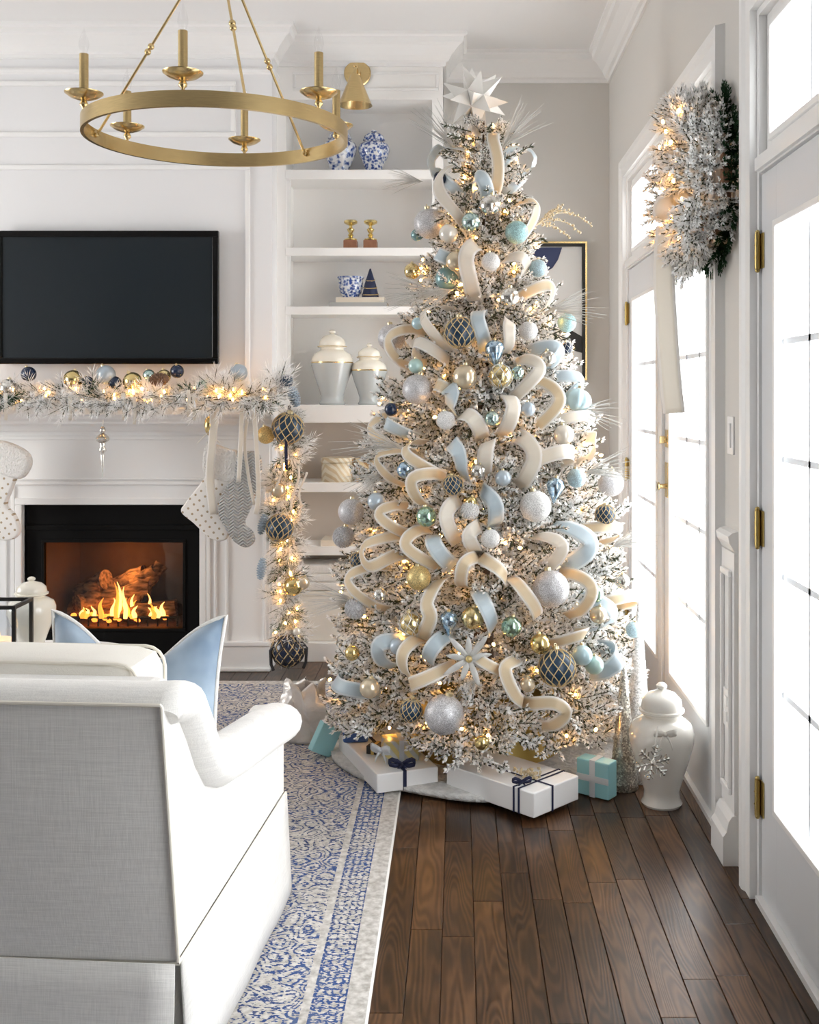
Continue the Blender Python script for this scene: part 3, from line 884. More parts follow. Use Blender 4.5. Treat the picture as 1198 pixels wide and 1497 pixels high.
for (x0, x1) in ((-1.265, -.945), (BX0 + .05, FX0 - .04)):
    G().box(x0, x1, yb - .02, yb, 0, .125).build('plinth', 'trim_white', fp, bevel=.004)
    G().box(x0, x1, yb - .028, yb, .125, .15).build('plinth_cap', 'trim_white', fp, bevel=.006)
    G().box(x0, x1, yb - .034, yb - .02, 0, .02).build('shoe_mould', 'trim_white', fp, bevel=.006)
g = G()
for (a0, a1, c0, c1) in ((FX0 - .035, FX1 + .035, FZ1, FZ1 + .035), (FX0 - .035, FX0, 0, FZ1), (FX1, FX1 + .035, 0, FZ1)):
    g.box(a0, a1, yb - .012, YF + .02, c0, c1)
g.build('opening_trim', 'trim_white', fp, bevel=.005)

ins = thing('gas_fireplace', 'black framed gas fireplace insert with glass front', 'fireplace', (-1.75, YF, 0))
GX0, GX1, GZ0, GZ1 = -2.109, -1.397, .20, .645
yi = YF + .012
G().box(FX0, FX1, yi, yi + .03, GZ1, FZ1).build('hood_panel', 'firebox_black', ins)
G().box(FX0, FX1, yi - .012, yi, GZ1 + .06, GZ1 + .085).build('hood_lip', 'firebox_black', ins, bevel=.004)
G().box(FX0, GX0, yi, yi + .03, .0, GZ1).build('side_frame', 'firebox_black', ins)
G().box(GX1, FX1, yi, yi + .03, .0, GZ1).build('side_frame', 'firebox_black', ins)
G().box(GX0, GX1, yi, yi + .03, .0, GZ0).build('base_panel', 'firebox_black', ins)
g = G().frame_xz(GX0 - .012, GX1 + .012, GZ0 - .012, GZ1 + .012, yi, .016, .008); g.build('glass_frame', 'firebox_black', ins, bevel=.003)
G().box(GX0, GX1, yi + .010, yi + .013, GZ0, GZ1).build('glass', 'fire_glass', ins)
g = G(); yq = yi + .36
g.box(GX0 + .06, GX1 - .06, yq, yq + .01, GZ0 - .02, GZ1 + .02)
g.add([(GX0, yi + .03, GZ0 - .02), (GX0 + .06, yq, GZ0 - .02), (GX0 + .06, yq, GZ1 + .02), (GX0, yi + .03, GZ1 + .02)], [(0, 1, 2, 3)])
g.add([(GX1, yi + .03, GZ0 - .02), (GX1 - .06, yq, GZ0 - .02), (GX1 - .06, yq, GZ1 + .02), (GX1, yi + .03, GZ1 + .02)], [(3, 2, 1, 0)])
g.box(GX0, GX1, yi + .03, yq, GZ0 - .03, GZ0 - .0).box(GX0, GX1, yi + .03, yq, GZ1 + .01, GZ1 + .02)
g.build('firebox_lining', 'firebrick', ins)
g = G()
for k in range(13):
    xx = GX0 + .05 + k * (GX1 - GX0 - .1) / 12
    g.tube([(xx, yi + .07, GZ0), (xx, yi + .07, GZ0 + .05)], .005, 6)
g.tube([(GX0 + .04, yi + .07, GZ0 + .045), (GX1 - .04, yi + .07, GZ0 + .045)], .007, 6)
g.build('grate', 'black_metal', ins)
def logp(a, b, r, n=7):
    a, b = Vector(a), Vector(b); pts, rs = [], []
    for i in range(n):
        t = i / (n - 1); p = a.lerp(b, t)
        pts.append(p + Vector((R.uniform(-.008, .008), R.uniform(-.008, .008), R.uniform(-.008, .008)))); rs.append(r * R.uniform(.85, 1.1))
    G().tube(pts, rs, 10).build('log', 'log_ember', ins)
yl = yi + .17
z0 = GZ0
logp((-2.06, yl + .05, z0 + .05), (-1.50, yl + .07, z0 + .06), .045)
logp((-1.99, yl - .04, z0 + .10), (-1.80, yl + .08, z0 + .14), .05)
logp((-1.90, yl + .02, z0 + .10), (-1.62, yl + .01, z0 + .19), .048)
logp((-1.86, yl + .10, z0 + .16), (-1.66, yl + .06, z0 + .25), .045)
logp((-2.0, yl + .06, z0 + .13), (-1.86, yl + .02, z0 + .22), .05)
logp((-1.72, yl - .02, z0 + .08), (-1.56, yl + .04, z0 + .29), .035)
logp((-1.75, yl - .06, z0 + .05), (-1.47, yl - .02, z0 + .09), .04)
logp((-1.72, yl + .05, z0 + .20), (-1.60, yl + .02, z0 + .27), .03)
for k in range(26):
    xx = R.uniform(-2.0, -1.5)
    g = G().ball((xx, yl - .07 + R.uniform(-.03, .03), z0 + .025 + R.uniform(0, .03)), R.uniform(.012, .022), 6, 4, (1, 1, .7))
    g.build('ember', 'ember', ins)
def flame(x, y, z, h, w, m='flame'):
    pts = [(x + math.sin(t * 5 + x * 40) * .015 * t, y, z + h * t) for t in [i / 7 for i in range(8)]]
    rs = [w * (.55 + .6 * math.sin(math.pi * min(1, .15 + t * .95)) ** 1.0) * (1 - t) ** .6 + .001 for t in [i / 7 for i in range(8)]]
    G().tube(pts, rs, 8).build('flame', m, ins)
for q in range(26):
    x = R.gauss(-1.755, .055) if q < 16 else R.choice((-1.91, -1.93, -1.58, -1.55)) + R.uniform(-.03, .03)
    h = R.uniform(.07, .19) * (1 - 2.2 * abs(x + 1.755)) if q < 16 else R.uniform(.04, .08)
    flame(x, yl - .10 + R.uniform(-.03, .05), z0 + .045, max(.04, h), R.uniform(.008, .015), 'flame_core' if q % 3 else 'flame')
# firelight
pl = bpy.data.lights.new('firelight', 'POINT'); pl.energy = 2.4; pl.color = (1, .48, .16); pl.shadow_soft_size = .06
po = bpy.data.objects.new('firelight', pl); COL.objects.link(po); po.location = (-1.75, yl - .02, z0 + .30)

# ------------------------------------------------------------------ television
tv = thing('television', 'wide black flat-screen television mounted above the mantel', 'television', (-1.76, YF, 1.55))
TX0, TX1, TZ0, TZ1, TY = -2.32, -1.203, 1.547, 2.216, YF - .07
G().frame_xz(TX0, TX1, TZ0, TZ1, TY + .03, .032, .032).build('bezel', 'tv_frame', tv, bevel=.004)
G().box(TX0 + .03, TX1 - .03, TY + .006, TY + .012, TZ0 + .03, TZ1 - .03).build('screen', 'tv_screen', tv)
G().box(TX0 + .01, TX1 - .01, TY + .014, TY + .045, TZ0 + .01, TZ1 - .01).build('back_case', 'tv_frame', tv)
G().box(-2.0, -1.5, TY + .045, YF - .001, 1.7, 2.05).build('wall_bracket', 'black_metal', tv)

# ------------------------------------------------------------------ chandelier
CXc, CYc, CR = -.847, 3.86, .457
ch = thing('chandelier', 'brushed brass ring chandelier with six candle lights', 'chandelier', (CXc, CYc, 2.29))
ring = [(CR - .012, 2.29), (CR, 2.29), (CR, 2.341), (CR - .012, 2.341), (CR - .012, 2.29)]
G().lathe(ring, 96, (CXc, CYc, 0), caps=False).build('ring', 'brass', ch)
for k in range(6):
    a = math.radians(-91 + 60 * k); x, y = CXc + (CR - .006) * math.cos(a), CYc + (CR - .006) * math.sin(a)
    G().lathe([(.004, 2.335), (.006, 2.347), (.013, 2.353), (.014, 2.361), (.009, 2.369), (.007, 2.374)], 14, (x, y, 0)).build('finial', 'brass', ch)
    G().lathe([(.007, 2.372), (.022, 2.374), (.045, 2.382), (.062, 2.394), (.063, 2.397), (.058, 2.396), (.04, 2.388), (.016, 2.384)], 28, (x, y, 0)).build('drip_cup', 'brass', ch)
    c = G().lathe([(.015, 2.384), (.015, 2.525), (.012, 2.526)], 18, (x, y, 0)).build('candle_sleeve', 'brass', ch)
    G().lathe([(.009, 2.525), (.011, 2.535), (.017, 2.552), (.016, 2.566), (.009, 2.588), (.003, 2.604), (.001, 2.612)], 14, (x, y, 0)).build('bulb', 'clear_bulb', c)
apex = Vector((CXc, CYc, 3.0))
for th in (174, -66, 54):
    a = math.radians(th); p = Vector((CXc + (CR - .02) * math.cos(a), CYc + (CR - .02) * math.sin(a), 2.325))
    G().tube([p, apex], .0048, 8).build('rod', 'brass', ch)
    q = p.lerp(apex, .42); t = (apex - p).normalized()
    g = G().ball(q, .012, 10, 8).ball(q + t * .022, .012, 10, 8); g.build('rod_knot', 'brass', ch)
    n = Vector((math.cos(a), math.sin(a), 0))
    g = G().tube([p + n * .012 + Vector((0, 0, -.006)), p - n * .008 + Vector((0, 0, -.008)), p + Vector((0, 0, .012))], .004, 8)
    g.ball(p + n * .004 + Vector((0, 0, -.006)), .009, 8, 6); g.build('rod_hook', 'brass', ch)
G().lathe([(.02, 2.985), (.03, 3.0), (.02, 3.02), (.007, 3.03), (.007, 3.22), (.06, 3.225), (.065, 3.25)], 24, (CXc, CYc, 0)).build('stem', 'brass', ch)

# ------------------------------------------------------------------ rug
g = G(); rx, ry = -.20, 5.31
g.box(-3.9, rx, .2, ry, -.001, .010)
rug = tag(g.build('area_rug', 'rug_pattern', loc=(rx, ry, 0), bevel=.003), 'distressed blue and oatmeal patterned area rug under the armchair', 'rug')
RZ = .010

# ------------------------------------------------------------------ armchair
ac = thing('armchair', 'white upholstered club armchair with skirted base and sloped arms', 'armchair', (-.969, 2.179, RZ), math.radians(-4.0))
ZS = .275                               # skirt seam (local heights)
def lbuild(g, n, m, par=ac, **k): return g.build(n, m, par, world=False, **k)
def xw(z): return .42 - .022 * max(0, (z - ZS)) / .52
# outside back panel (slightly barrelled) between the seams
def grid(fn, nu, nv):
    vs = [fn(i / nu, j / nv) for j in range(nv + 1) for i in range(nu + 1)]
    fs = [(j * (nu + 1) + i, j * (nu + 1) + i + 1, (j + 1) * (nu + 1) + i + 1, (j + 1) * (nu + 1) + i) for j in range(nv) for i in range(nu)]
    return vs, fs
def yback(z): return -.035 * max(0, (z - ZS)) / .52
def fback(u, v):
    z = ZS + v * (.785 - ZS); x = (2 * u - 1) * xw(z)
    return (x, yback(z) - .012 * (1 - (2 * u - 1) ** 4) * math.sin(math.pi * v), z)
g = G(); g.add(*grid(fback, 16, 12), True); lbuild(g, 'back_panel', 'linen_white')
# rolled top of the back
g = G(); pts = [(x, yback(.785) + .072, .768) for x in np.linspace(-.392, .392, 11)]
def sect(pts, rx, rz, n=16, axis='x'):
    vs, fs = [], []
    for (x, y, z) in pts:
        for k in range(n):
            a = 2 * math.pi * k / n
            vs.append((x, y + rx * math.cos(a), z + rz * math.sin(a)))
    for i in range(len(pts) - 1):
        for k in range(n):
            k2 = (k + 1) % n
            fs.append((i * n + k2, i * n + k, (i + 1) * n + k, (i + 1) * n + k2))
    return vs, fs
g.add(*sect(pts, .062, .045), True); lbuild(g, 'top_roll', 'linen_white')
# inner back and seat deck
g = G().box(-.36, .36, .03, .16, ZS, .80); lbuild(g, 'inside_back', 'linen_white', bevel=.03, seg=3)
g = G().box(-.33, .33, .14, .90, ZS, .30); lbuild(g, 'seat_deck', 'linen_white', bevel=.01)
# side panels
prof = [(0.0, ZS), (.92, ZS), (.915, .45), (.85, .47), (.62, .50), (.45, .515), (.32, .535), (.25, .56), (.20, .605), (.15, .685), (.10, .75), (.04, .770), (-.03, .775)]
for s_ in (1, -1):
    vs, fs = [], []
    for (y, z) in prof: vs.append((s_ * xw(z), y, z))
    for (y, z) in prof: vs.append((s_ * (xw(z) - .07), y + (.0 if y > .1 else .03), z))
    n = len(prof)
    f1 = tuple(range(n)); f2 = tuple(n + i for i in reversed(range(n)))
    fs = [f1, f2] + [((i + 1) % n, i, n + i, n + (i + 1) % n) for i in range(n)]
    if s_ < 0: fs = [tuple(reversed(f)) for f in fs]
    g = G(); g.add(vs, fs); lbuild(g, 'side_panel', 'linen_white', bevel=.006)
    # rolled arm flowing up into the wing
    path = [(.0, .755, .034), (.012, .766, .046), (.045, .772, .055), (.095, .760, .058), (.145, .700, .058), (.19, .632, .059), (.24, .582, .061), (.31, .556, .064), (.42, .540, .066), (.55, .526, .067), (.70, .508, .068), (.82, .490, .068), (.88, .482, .068), (.905, .479, .064), (.915, .478, .052)]
    vs, fs = [], []; n = 18
    P2 = [Vector((0, a, b)) for a, b, c in path]
    for i, (a, b, r) in enumerate(path):
        t = (P2[min(i + 1, len(path) - 1)] - P2[max(0, i - 1)]).normalized(); nn = Vector((0, -t.z, t.y))
        out = .018 + .020 * min(1, max(0, (a - .1) / .7))
        for k in range(n):
            an = 2 * math.pi * k / n
            c = Vector((s_ * (.368 + out), a, b))
            vs.append(c + Vector((s_ * r * 1.06 * math.cos(an), 0, 0)) + nn * (r * .78 * math.sin(an)))
    for i in range(len(path) - 1):
        for k in range(n):
            k2 = (k + 1) % n; q = (i * n + k, i * n + k2, (i + 1) * n + k2, (i + 1) * n + k)
            fs.append(q if s_ > 0 else tuple(reversed(q)))
    fs.append(tuple(range(n)) if s_ < 0 else tuple(reversed(range(n)))); e = (len(path) - 1) * n
    fs.append(tuple(e + k for k in range(n)) if s_ > 0 else tuple(e + k for k in reversed(range(n))))
    g = G(); g.add(vs, fs, True); lbuild(g, 'arm', 'linen_white')
    # arm front post
    g = G().box(min(s_ * .33, s_ * .42), max(s_ * .33, s_ * .42), .86, .925, ZS, .52); lbuild(g, 'arm_front', 'linen_white', bevel=.012)
# skirt: four panels with open corner pleats
def skirt(a, b):
    a, b = Vector(a), Vector(b); d = (b - a).normalized(); nrm = Vector((d.y, -d.x, 0))
    def fn(u, v):
        z = ZS - v * (ZS - .004)
        return a.lerp(b, u) + nrm * (.004 + .016 * v + .002 * math.sin(u * 17) * v) + Vector((0, 0, z))
    g = G(); g.add(*grid(fn, 14, 5), True)
    vs, fs = grid(fn, 14, 5)
    o = lbuild(g, 'skirt', 'linen_white')
    so = o.modifiers.new('cloth', 'SOLIDIFY'); so.thickness = .005; so.offset = -1
skirt((-.417, .0, 0), (.417, .0, 0)); skirt((.42, .004, 0), (.42, .916, 0)); skirt((.417, .92, 0), (-.417, .92, 0)); skirt((-.42, .916, 0), (-.42, .004, 0))
g = G().box(-.405, .405, .014, .90, .02, ZS); lbuild(g, 'base_frame', 'linen_white')
# piping
pp = []
for v in np.linspace(0, 1, 12):
    x, y, z = fback(1, v); pp.append((x + .002, y - .001, z))
top = [fback(u, 1) for u in np.linspace(1, 0, 12)]
pl_ = pp + [(x, y - .002, z + .003) for x, y, z in top] + [(-x, y, z) for x, y, z in reversed(pp)]
g = G().tube(pl_, .0042, 8); lbuild(g, 'piping', 'piping_cream')
sk = [(-.42, -.003, ZS), (.423, -.003, ZS), (.424, .92, ZS), (-.424, .92, ZS)]
g = G().tube(sk, .004, 8, closed=True); lbuild(g, 'piping', 'piping_cream')
# cushions
def cushion(x0, x1, y0, y1, z0, z1, bulge=.02, n=10, ex=.35):
    """soft box: superellipsoid-like"""
    c = Vector(((x0 + x1) / 2, (y0 + y1) / 2, (z0 + z1) / 2)); h = Vector(((x1 - x0) / 2, (y1 - y0) / 2, (z1 - z0) / 2))
    bm = bmesh.new(); bmesh.ops.create_cube(bm, size=2); bmesh.ops.subdivide_edges(bm, edges=bm.edges[:], cuts=n, use_grid_fill=True)
    r = .16
    vs = []
    for v in bm.verts:
        p = v.co.copy()
        q = Vector([max(-1 + r, min(1 - r, a)) for a in p]); d = p - q
        if d.length > 1e-6: p = q + d.normalized() * r
        bl = (1 - p.x ** 2) * (1 - p.y ** 2) + (1 - p.x ** 2) * (1 - p.z ** 2) + (1 - p.y ** 2) * (1 - p.z ** 2)
        vs.append(Vector((c.x + p.x * h.x, c.y + p.y * h.y, c.z + p.z * h.z)) + Vector((p.x, p.y, p.z)) * bulge * bl)
    fs = [[v.index for v in f.verts] for f in bm.faces]
    bm.free()
    return vs, fs
g = G(); g.add(*cushion(-.32, .32, .17, .93, .295, .368), True); lbuild(g, 'seat_cushion', 'linen_white')
cu = None
g = G(); g.add(*cushion(-.33, .285, .135, .315, .385, .822, .014), True); cu = lbuild(g, 'back_cushion', 'cushion_cream')
for yy in (.142, .308):
    rr = .045; pts = []
    for (cx, cz, a0) in ((.245, .777, 0), (-.29, .777, 90), (-.29, .435, 180), (.245, .435, 270)):
        for q in range(5):
            a = math.radians(a0 + q * 22.5); pts.append((cx + rr * math.cos(a), yy, cz + rr * math.sin(a)))
    g = G().tube(pts, .004, 8, closed=True); lbuild(g, 'piping', 'piping_cream', par=cu)

# chopped velvet pillow standing on the seat
tp = thing('throw_pillow', 'blue velvet throw pillow with white piping on the armchair seat', 'pillow', P(196, 1034, 2.72), math.radians(-4))
def fpil(u, v, s_):
    x, z = 2 * u - 1, 2 * v - 1
    pin = 1 - .10 * (1 - abs(x) ** 2.2) * abs(z) ** 4; pinx = 1 - .08 * (1 - abs(z) ** 2.2) * abs(x) ** 4
    X = .222 * x * pinx; Z = .235 * z * pin
    if z > 0: Z -= .125 * math.exp(-(x / .55) ** 2) * z ** 1.5        # the chop
    th = .065 * ((1 - x ** 4) * (1 - z ** 4)) ** .6
    th *= 1 - .5 * math.exp(-(x / .25) ** 2) * max(0, z)
    return (X, s_ * th, Z)
g = G()
for s_ in (-1, 1):
    vs, fs = grid(lambda u, v: fpil(u, v, s_), 24, 24)
    g.add(vs, fs if s_ < 0 else [tuple(reversed(f)) for f in fs], True)
g.build('pillow_cover', 'velvet_blue', tp, world=False)
ed = [fpil(u, 0, 0) for u in np.linspace(0, 1, 17)] + [fpil(1, v, 0) for v in np.linspace(0, 1, 17)[1:]] + [fpil(u, 1, 0) for u in np.linspace(1, 0, 25)[1:]] + [fpil(0, v, 0) for v in np.linspace(1, 0, 17)[1:-1]]
g = G().tube(ed, .0055, 8, closed=True); g.build('piping', 'linen_white', tp, world=False)
tp.rotation_euler = (math.radians(-6), math.radians(1), math.radians(-4))

# ------------------------------------------------------------------ ottoman table with lantern, jar, gold box
ot = thing('ottoman', 'round white upholstered ottoman in front of the fireplace', 'ottoman', (-1.50, 3.75, RZ))
OTZ = .46
G().lathe([(.46, .03), (.47, .06), (.47, .33), (.465, .345)], 48, (-1.50, 3.75, RZ)).build('drum', 'linen_white', ot)
G().lathe([(.465, .345), (.485, .36), (.49, .40), (.475, .435), (.44, .449), (.2, .455), (.01, .456)], 48, (-1.50, 3.75, RZ)).build('cushion_top', 'linen_white', ot)
G().tube([(-1.5 + .476 * math.cos(a), 3.75 + .476 * math.sin(a), RZ + .345) for a in np.linspace(0, 2 * math.pi, 48, endpoint=False)], .005, 6, closed=True).build('piping', 'piping_cream', ot)
zt = RZ + .456
tr = thing('gold_tray', 'square gold tray on the white ottoman under the lantern', 'tray', (-1.53, 3.62, zt))
G().box(-1.78, -1.30, 3.40, 3.86, zt, zt + .008).build('tray_base', 'orn_gold', tr)
g = G()
for (a, b, c, d) in ((-1.78, -1.30, 3.40, 3.41), (-1.78, -1.30, 3.85, 3.86), (-1.78, -1.77, 3.41, 3.85), (-1.31, -1.30, 3.41, 3.85)): g.box(a, b, c, d, zt + .008, zt + .032)
g.build('tray_rim', 'orn_gold', tr, bevel=.002)
zl = zt + .008
ln = thing('glass_lantern', 'black framed glass box lantern holding a lit candle', 'lantern', (-1.50, 3.505, zl))
lx0, lx1, ly0, ly1, lz1 = -1.62, -1.385, 3.43, 3.58, .735
g = G(); w = .011
for x in (lx0, lx1 - w):
    for y in (ly0, ly1 - w): g.box(x, x + w, y, y + w, zl, lz1)
for z in (zl, lz1 - w):
    for y in (ly0, ly1 - w): g.box(lx0 + w, lx1 - w, y, y + w, z, z + w)
    for x in (lx0, lx1 - w): g.box(x, x + w, ly0 + w, ly1 - w, z, z + w)
g.build('lantern_frame', 'black_metal', ln)
for (a, b, c, d) in ((lx0 + w, lx1 - w, ly0 + .004, ly0 + .006), (lx0 + w, lx1 - w, ly1 - .006, ly1 - .004), (lx0 + .004, lx0 + .006, ly0 + w, ly1 - w), (lx1 - .006, lx1 - .004, ly0 + w, ly1 - w)):
    G().box(a, b, c, d, zl + w, lz1 - w).build('glass_pane', 'pane_glass', ln)
cd = thing('pillar_candle', 'lit cream pillar candle inside the glass lantern', 'candle', (-1.468, 3.503, zl + .011))
G().lathe([(.048, 0), (.048, .125), (.043, .132), (.03, .126), (.004, .124)], 28, (-1.468, 3.503, zl + .011)).build('wax', 'candle_wax', cd)
G().tube([(-1.468, 3.503, zl + .13), (-1.468, 3.503, zl + .148)], .0015, 6).build('wick', 'wick', cd)
G().lathe([(.001, 0), (.006, .008), (.005, .02), (.001, .036)], 10, (-1.468, 3.503, zl + .142)).build('flame', 'flame_core', cd)
j = thing('ginger_jar', 'cream ginger jar with knob lid behind the glass lantern', 'jar', P(46, 940, 3.98).xy.to_3d() + Vector((0, 0, zt)))
jl = j.location
def L_(g, prof, h, r, o): return g.lathe([(a * r, b * h) for a, b in prof], 32, o)
BODY = [(.60, 0), (.64, .02), (.56, .06), (.55, .12), (.66, .22), (.86, .38), (1.0, .52), (1.0, .60), (.90, .67), (.62, .72), (.56, .73), (.56, .76)]
LID = [(.66, .755), (.70, .765), (.70, .78), (.62, .785), (.64, .80), (.60, .86), (.42, .91), (.16, .935), (.10, .945), (.16, .955), (.17, .975), (.09, .995), (.01, 1.0)]
L_(G(), BODY, .27, .085, jl).build('jar_body', 'ceramic_cream', j); L_(G(), LID, .27, .085, jl).build('lid', 'ceramic_cream', j)

# ------------------------------------------------------------------ things on the shelves
yk = YK + .14
def jar(name, label, px, pyb, pyt, wpx, d, zbase, body, lid=None, split=None, group=None):
    m = d / F_PX; x = (px - VX) * m; h = (pyb - pyt) * m; r = wpx * m / 2
    t = thing(name, label, 'jar', (x, d, zbase), 0, group); o = t.location
    if split is None:
        L_(G(), BODY, h, r, o).build('jar_body', body, t)
    else:
        lo = [p for p in BODY if p[1] <= split]; hi = [p for p in BODY if p[1] > split]
        k0, k1 = lo[-1], hi[0]; f = (split - k0[1]) / (k1[1] - k0[1]); mid = (k0[0] + (k1[0] - k0[0]) * f, split)
        L_(G(), lo + [mid], h, r, o).build('jar_body', body, t)
        L_(G(), [mid] + hi, h, r, o).build('shoulder', lid, t)
        G().lathe([(mid[0] * r * 1.005, split * h - .003), (mid[0] * r * 1.012, split * h), (mid[0] * r * 1.005, split * h + .003)], 32, o, caps=False).build('gold_band', 'gold_band', t)
    b = L_(G(), LID, h, r, o).build('lid', lid or body, t)
    if split: G().lathe([(.705 * r, .768 * h), (.715 * r, .772 * h), (.705 * r, .777 * h)], 32, o, caps=False).build('gold_band', 'gold_band', t)
    return t
jar('ginger_jar', 'blue and white ginger jar with finial lid on the top shelf', 547, 247, 181, 46, yk, 2.565, 'blue_white_china')
jar('ginger_jar', 'blue and white round jar with bold lattice pattern on the top shelf', 497, 247, 178, 50, yk, 2.565, 'blue_white_bold')
jar('temple_jar', 'tall cream and grey lidded urn with gold band on bookcase counter', 486, 592, 482, 61, 5.76, 1.34, 'ceramic_grey', 'ceramic_cream', .56)
jar('temple_jar', 'short cream and grey lidded urn with gold band on bookcase counter', 540, 592, 502, 52, 5.76, 1.34, 'ceramic_grey', 'ceramic_cream', .56)
for px, lb in ((513, 'brass candlestick on walnut base standing closer to the chimney breast'), (542, 'brass candlestick on walnut base standing closer to the tree')):
    x = (px - VX) * yk / F_PX; z = 2.159
    t = thing('candlestick', lb, 'candlestick', (x, yk, z), 0, 'brass candlesticks on the shelf')
    G().box(x - .036, x + .036, yk - .036, yk + .036, z, z + .055).build('base_block', 'walnut', t, bevel=.004)
    G().lathe([(.03, .055), (.034, .058), (.034, .064), (.02, .068), (.009, .075), (.016, .085), (.009, .094), (.018, .108), (.020, .116), (.009, .124), (.008, .135), (.03, .145), (.036, .15), (.036, .160), (.028, .165)], 24, (x, yk, z)).build('stem', 'orn_gold', t)
# books, bowl, little tree
zb = 1.853; m = yk / F_PX
def book(name, label, x0, x1, y0, y1, z0, z1, m):
    t = thing(name, label, 'book', ((x0 + x1) / 2, (y0 + y1) / 2, z0))
    G().box(x0, x1, y0, y1, z0, z0 + .003).build('cover', m, t); G().box(x0, x1, y0, y1, z1 - .003, z1).build('cover', m, t)
    G().box(x0 + .004, x1 - .004, y0 + .003, y1 - .004, z0 + .003, z1 - .003).build('pages', 'paper', t)
    G().box(x0, x1, y0 - .002, y0 + .003, z0, z1).build('spine', m, t)
book('book', 'grey book lying at the bottom of the shelf stack', -.68, -.375, yk - .08, yk + .1, zb, zb + .026, 'book_grey')
book('book', 'cream book lying on top of the grey book', -.645, -.39, yk - .07, yk + .1, zb + .026, zb + .054, 'book_cream')
zb += .054
x = (513 - VX) * m
t = thing('china_bowl', 'blue and white china bowl standing on the stacked books', 'bowl', (x, yk, zb))
G().lathe([(.040, 0), (.044, .004), (.044, .01), (.058, .03), (.066, .06), (.066, .085), (.064, .098), (.072, .108), (.072, .113), (.066, .112), (.060, .098), (.060, .06), (.04, .02), (.005, .014)], 32, (x, yk, zb), caps=False).build('bowl', 'blue_white_china', t)
x = (542 - VX) * m
t = thing('tabletop_tree', 'small navy cone tree with gold garland on the stacked books', 'ornament', (x, yk - .02, zb))
G().lathe([(.045, 0), (.045, .008), (.03, .075), (.022, .10), (.004, .155), (.001, .157)], 20, (x, yk - .02, zb)).build('cone', 'navy', t)
for k, (r, z) in enumerate(((.042, .02), (.034, .055), (.023, .095))):
    G().tube([(x + r * math.cos(a), yk - .02 + r * math.sin(a), zb + z + .008 * math.sin(a)) for a in np.linspace(0, 2 * math.pi, 20, endpoint=False)], .0035, 6, closed=True).build('garland', 'gold_band', t)
# boxes on the lower shelf
zb = .935; x = (500 - VX) * 5.80 / F_PX
t = thing('keepsake_box', 'octagonal pale marquetry keepsake box on the lower shelf', 'box', (x - .02, 5.81, zb))
G().lathe([(.088, 0), (.088, .10)], 8, (x - .02, 5.81, zb)).build('box_body', 'box_marquetry', t, auto=False)
G().lathe([(.092, .10), (.092, .125), (.084, .128)], 8, (x - .02, 5.81, zb)).build('lid', 'box_marquetry', t, auto=False)
t = thing('keepsake_box', 'tan striped keepsake box half hidden by the christmas tree', 'box', (x + .16, 5.83, zb))
G().box(x + .08, x + .26, 5.76, 5.90, zb, zb + .10).build('box_body', 'box_tan', t, bevel=.003)
G().box(x + .076, x + .264, 5.756, 5.904, zb + .10, zb + .125).build('lid', 'box_tan', t, bevel=.003)
# low shelves: book stack, folded throw, storage bin
book('book', 'wide cream book lying on the low shelf beside the tree', -.72, -.42, 5.75, 5.95, .60, .63, 'book_cream')
t = thing('folded_throw', 'folded white throw blanket on top of the storage bin', 'blanket', (-.62, 5.86, .365))
for q in range(3):
    g = G(); g.add(*cushion(-.86, -.36, 5.755, 5.98, .365 + q * .045, .41 + q * .045, .004, 6), True); g.build('fold', 'linen_white', t)
t = thing('storage_bin', 'cream fabric storage bin in the bottom of the bookcase', 'bin', (-.62, 5.86, .10))
G().box(-.86, -.40, 5.755, 5.98, .10, .36).build('bin_body', 'cushion_cream', t, bevel=.01)
G().box(-.865, -.395, 5.75, 5.985, .335, .362).build('rim', 'piping_cream', t, bevel=.006)

# framed art on the back wall
ar = thing('framed_art', 'framed navy and white abstract print on the wall behind the tree', 'picture', (.45, YB, 1.84))
ax0, ax1, az0, az1 = .16, P(858, 0, YB).x, P(0, 556, YB).z, P(0, 354, YB).z
G().frame_xz(ax0, ax1, az0, az1, YB, .010, .03).build('gold_edge', 'gold_band', ar)
G().frame_xz(ax0 + .010, ax1 - .010, az0 + .010, az1 - .010, YB, .016, .026).build('black_frame', 'black_metal', ar)
G().box(ax0 + .02, ax1 - .02, YB - .008, YB, az0 + .02, az1 - .02).build('print', 'art_white', ar)
def blob(pts, y): 
    n = len(pts); g = G(); g.add([(x, y, z) for x, z in pts] + [(x, y + .002, z) for x, z in pts], [tuple(range(n)), tuple(reversed(range(n, 2 * n)))] + [((i + 1) % n, i, n + i, n + (i + 1) % n) for i in range(n)]); return g
def ap(px, py): q = P(px, py, YB); return (q.x, q.z)
blob([ap(*p) for p in ((800, 362), (822, 362), (816, 380), (808, 392), (798, 398), (770, 400), (770, 362))], YB - .011).build('painted_shape', 'art_navy', ar)
blob([ap(*p) for p in ((830, 480), (851, 492), (851, 516), (836, 512), (824, 500), (790, 500), (790, 470))], YB - .011).build('painted_shape', 'black_metal', ar)

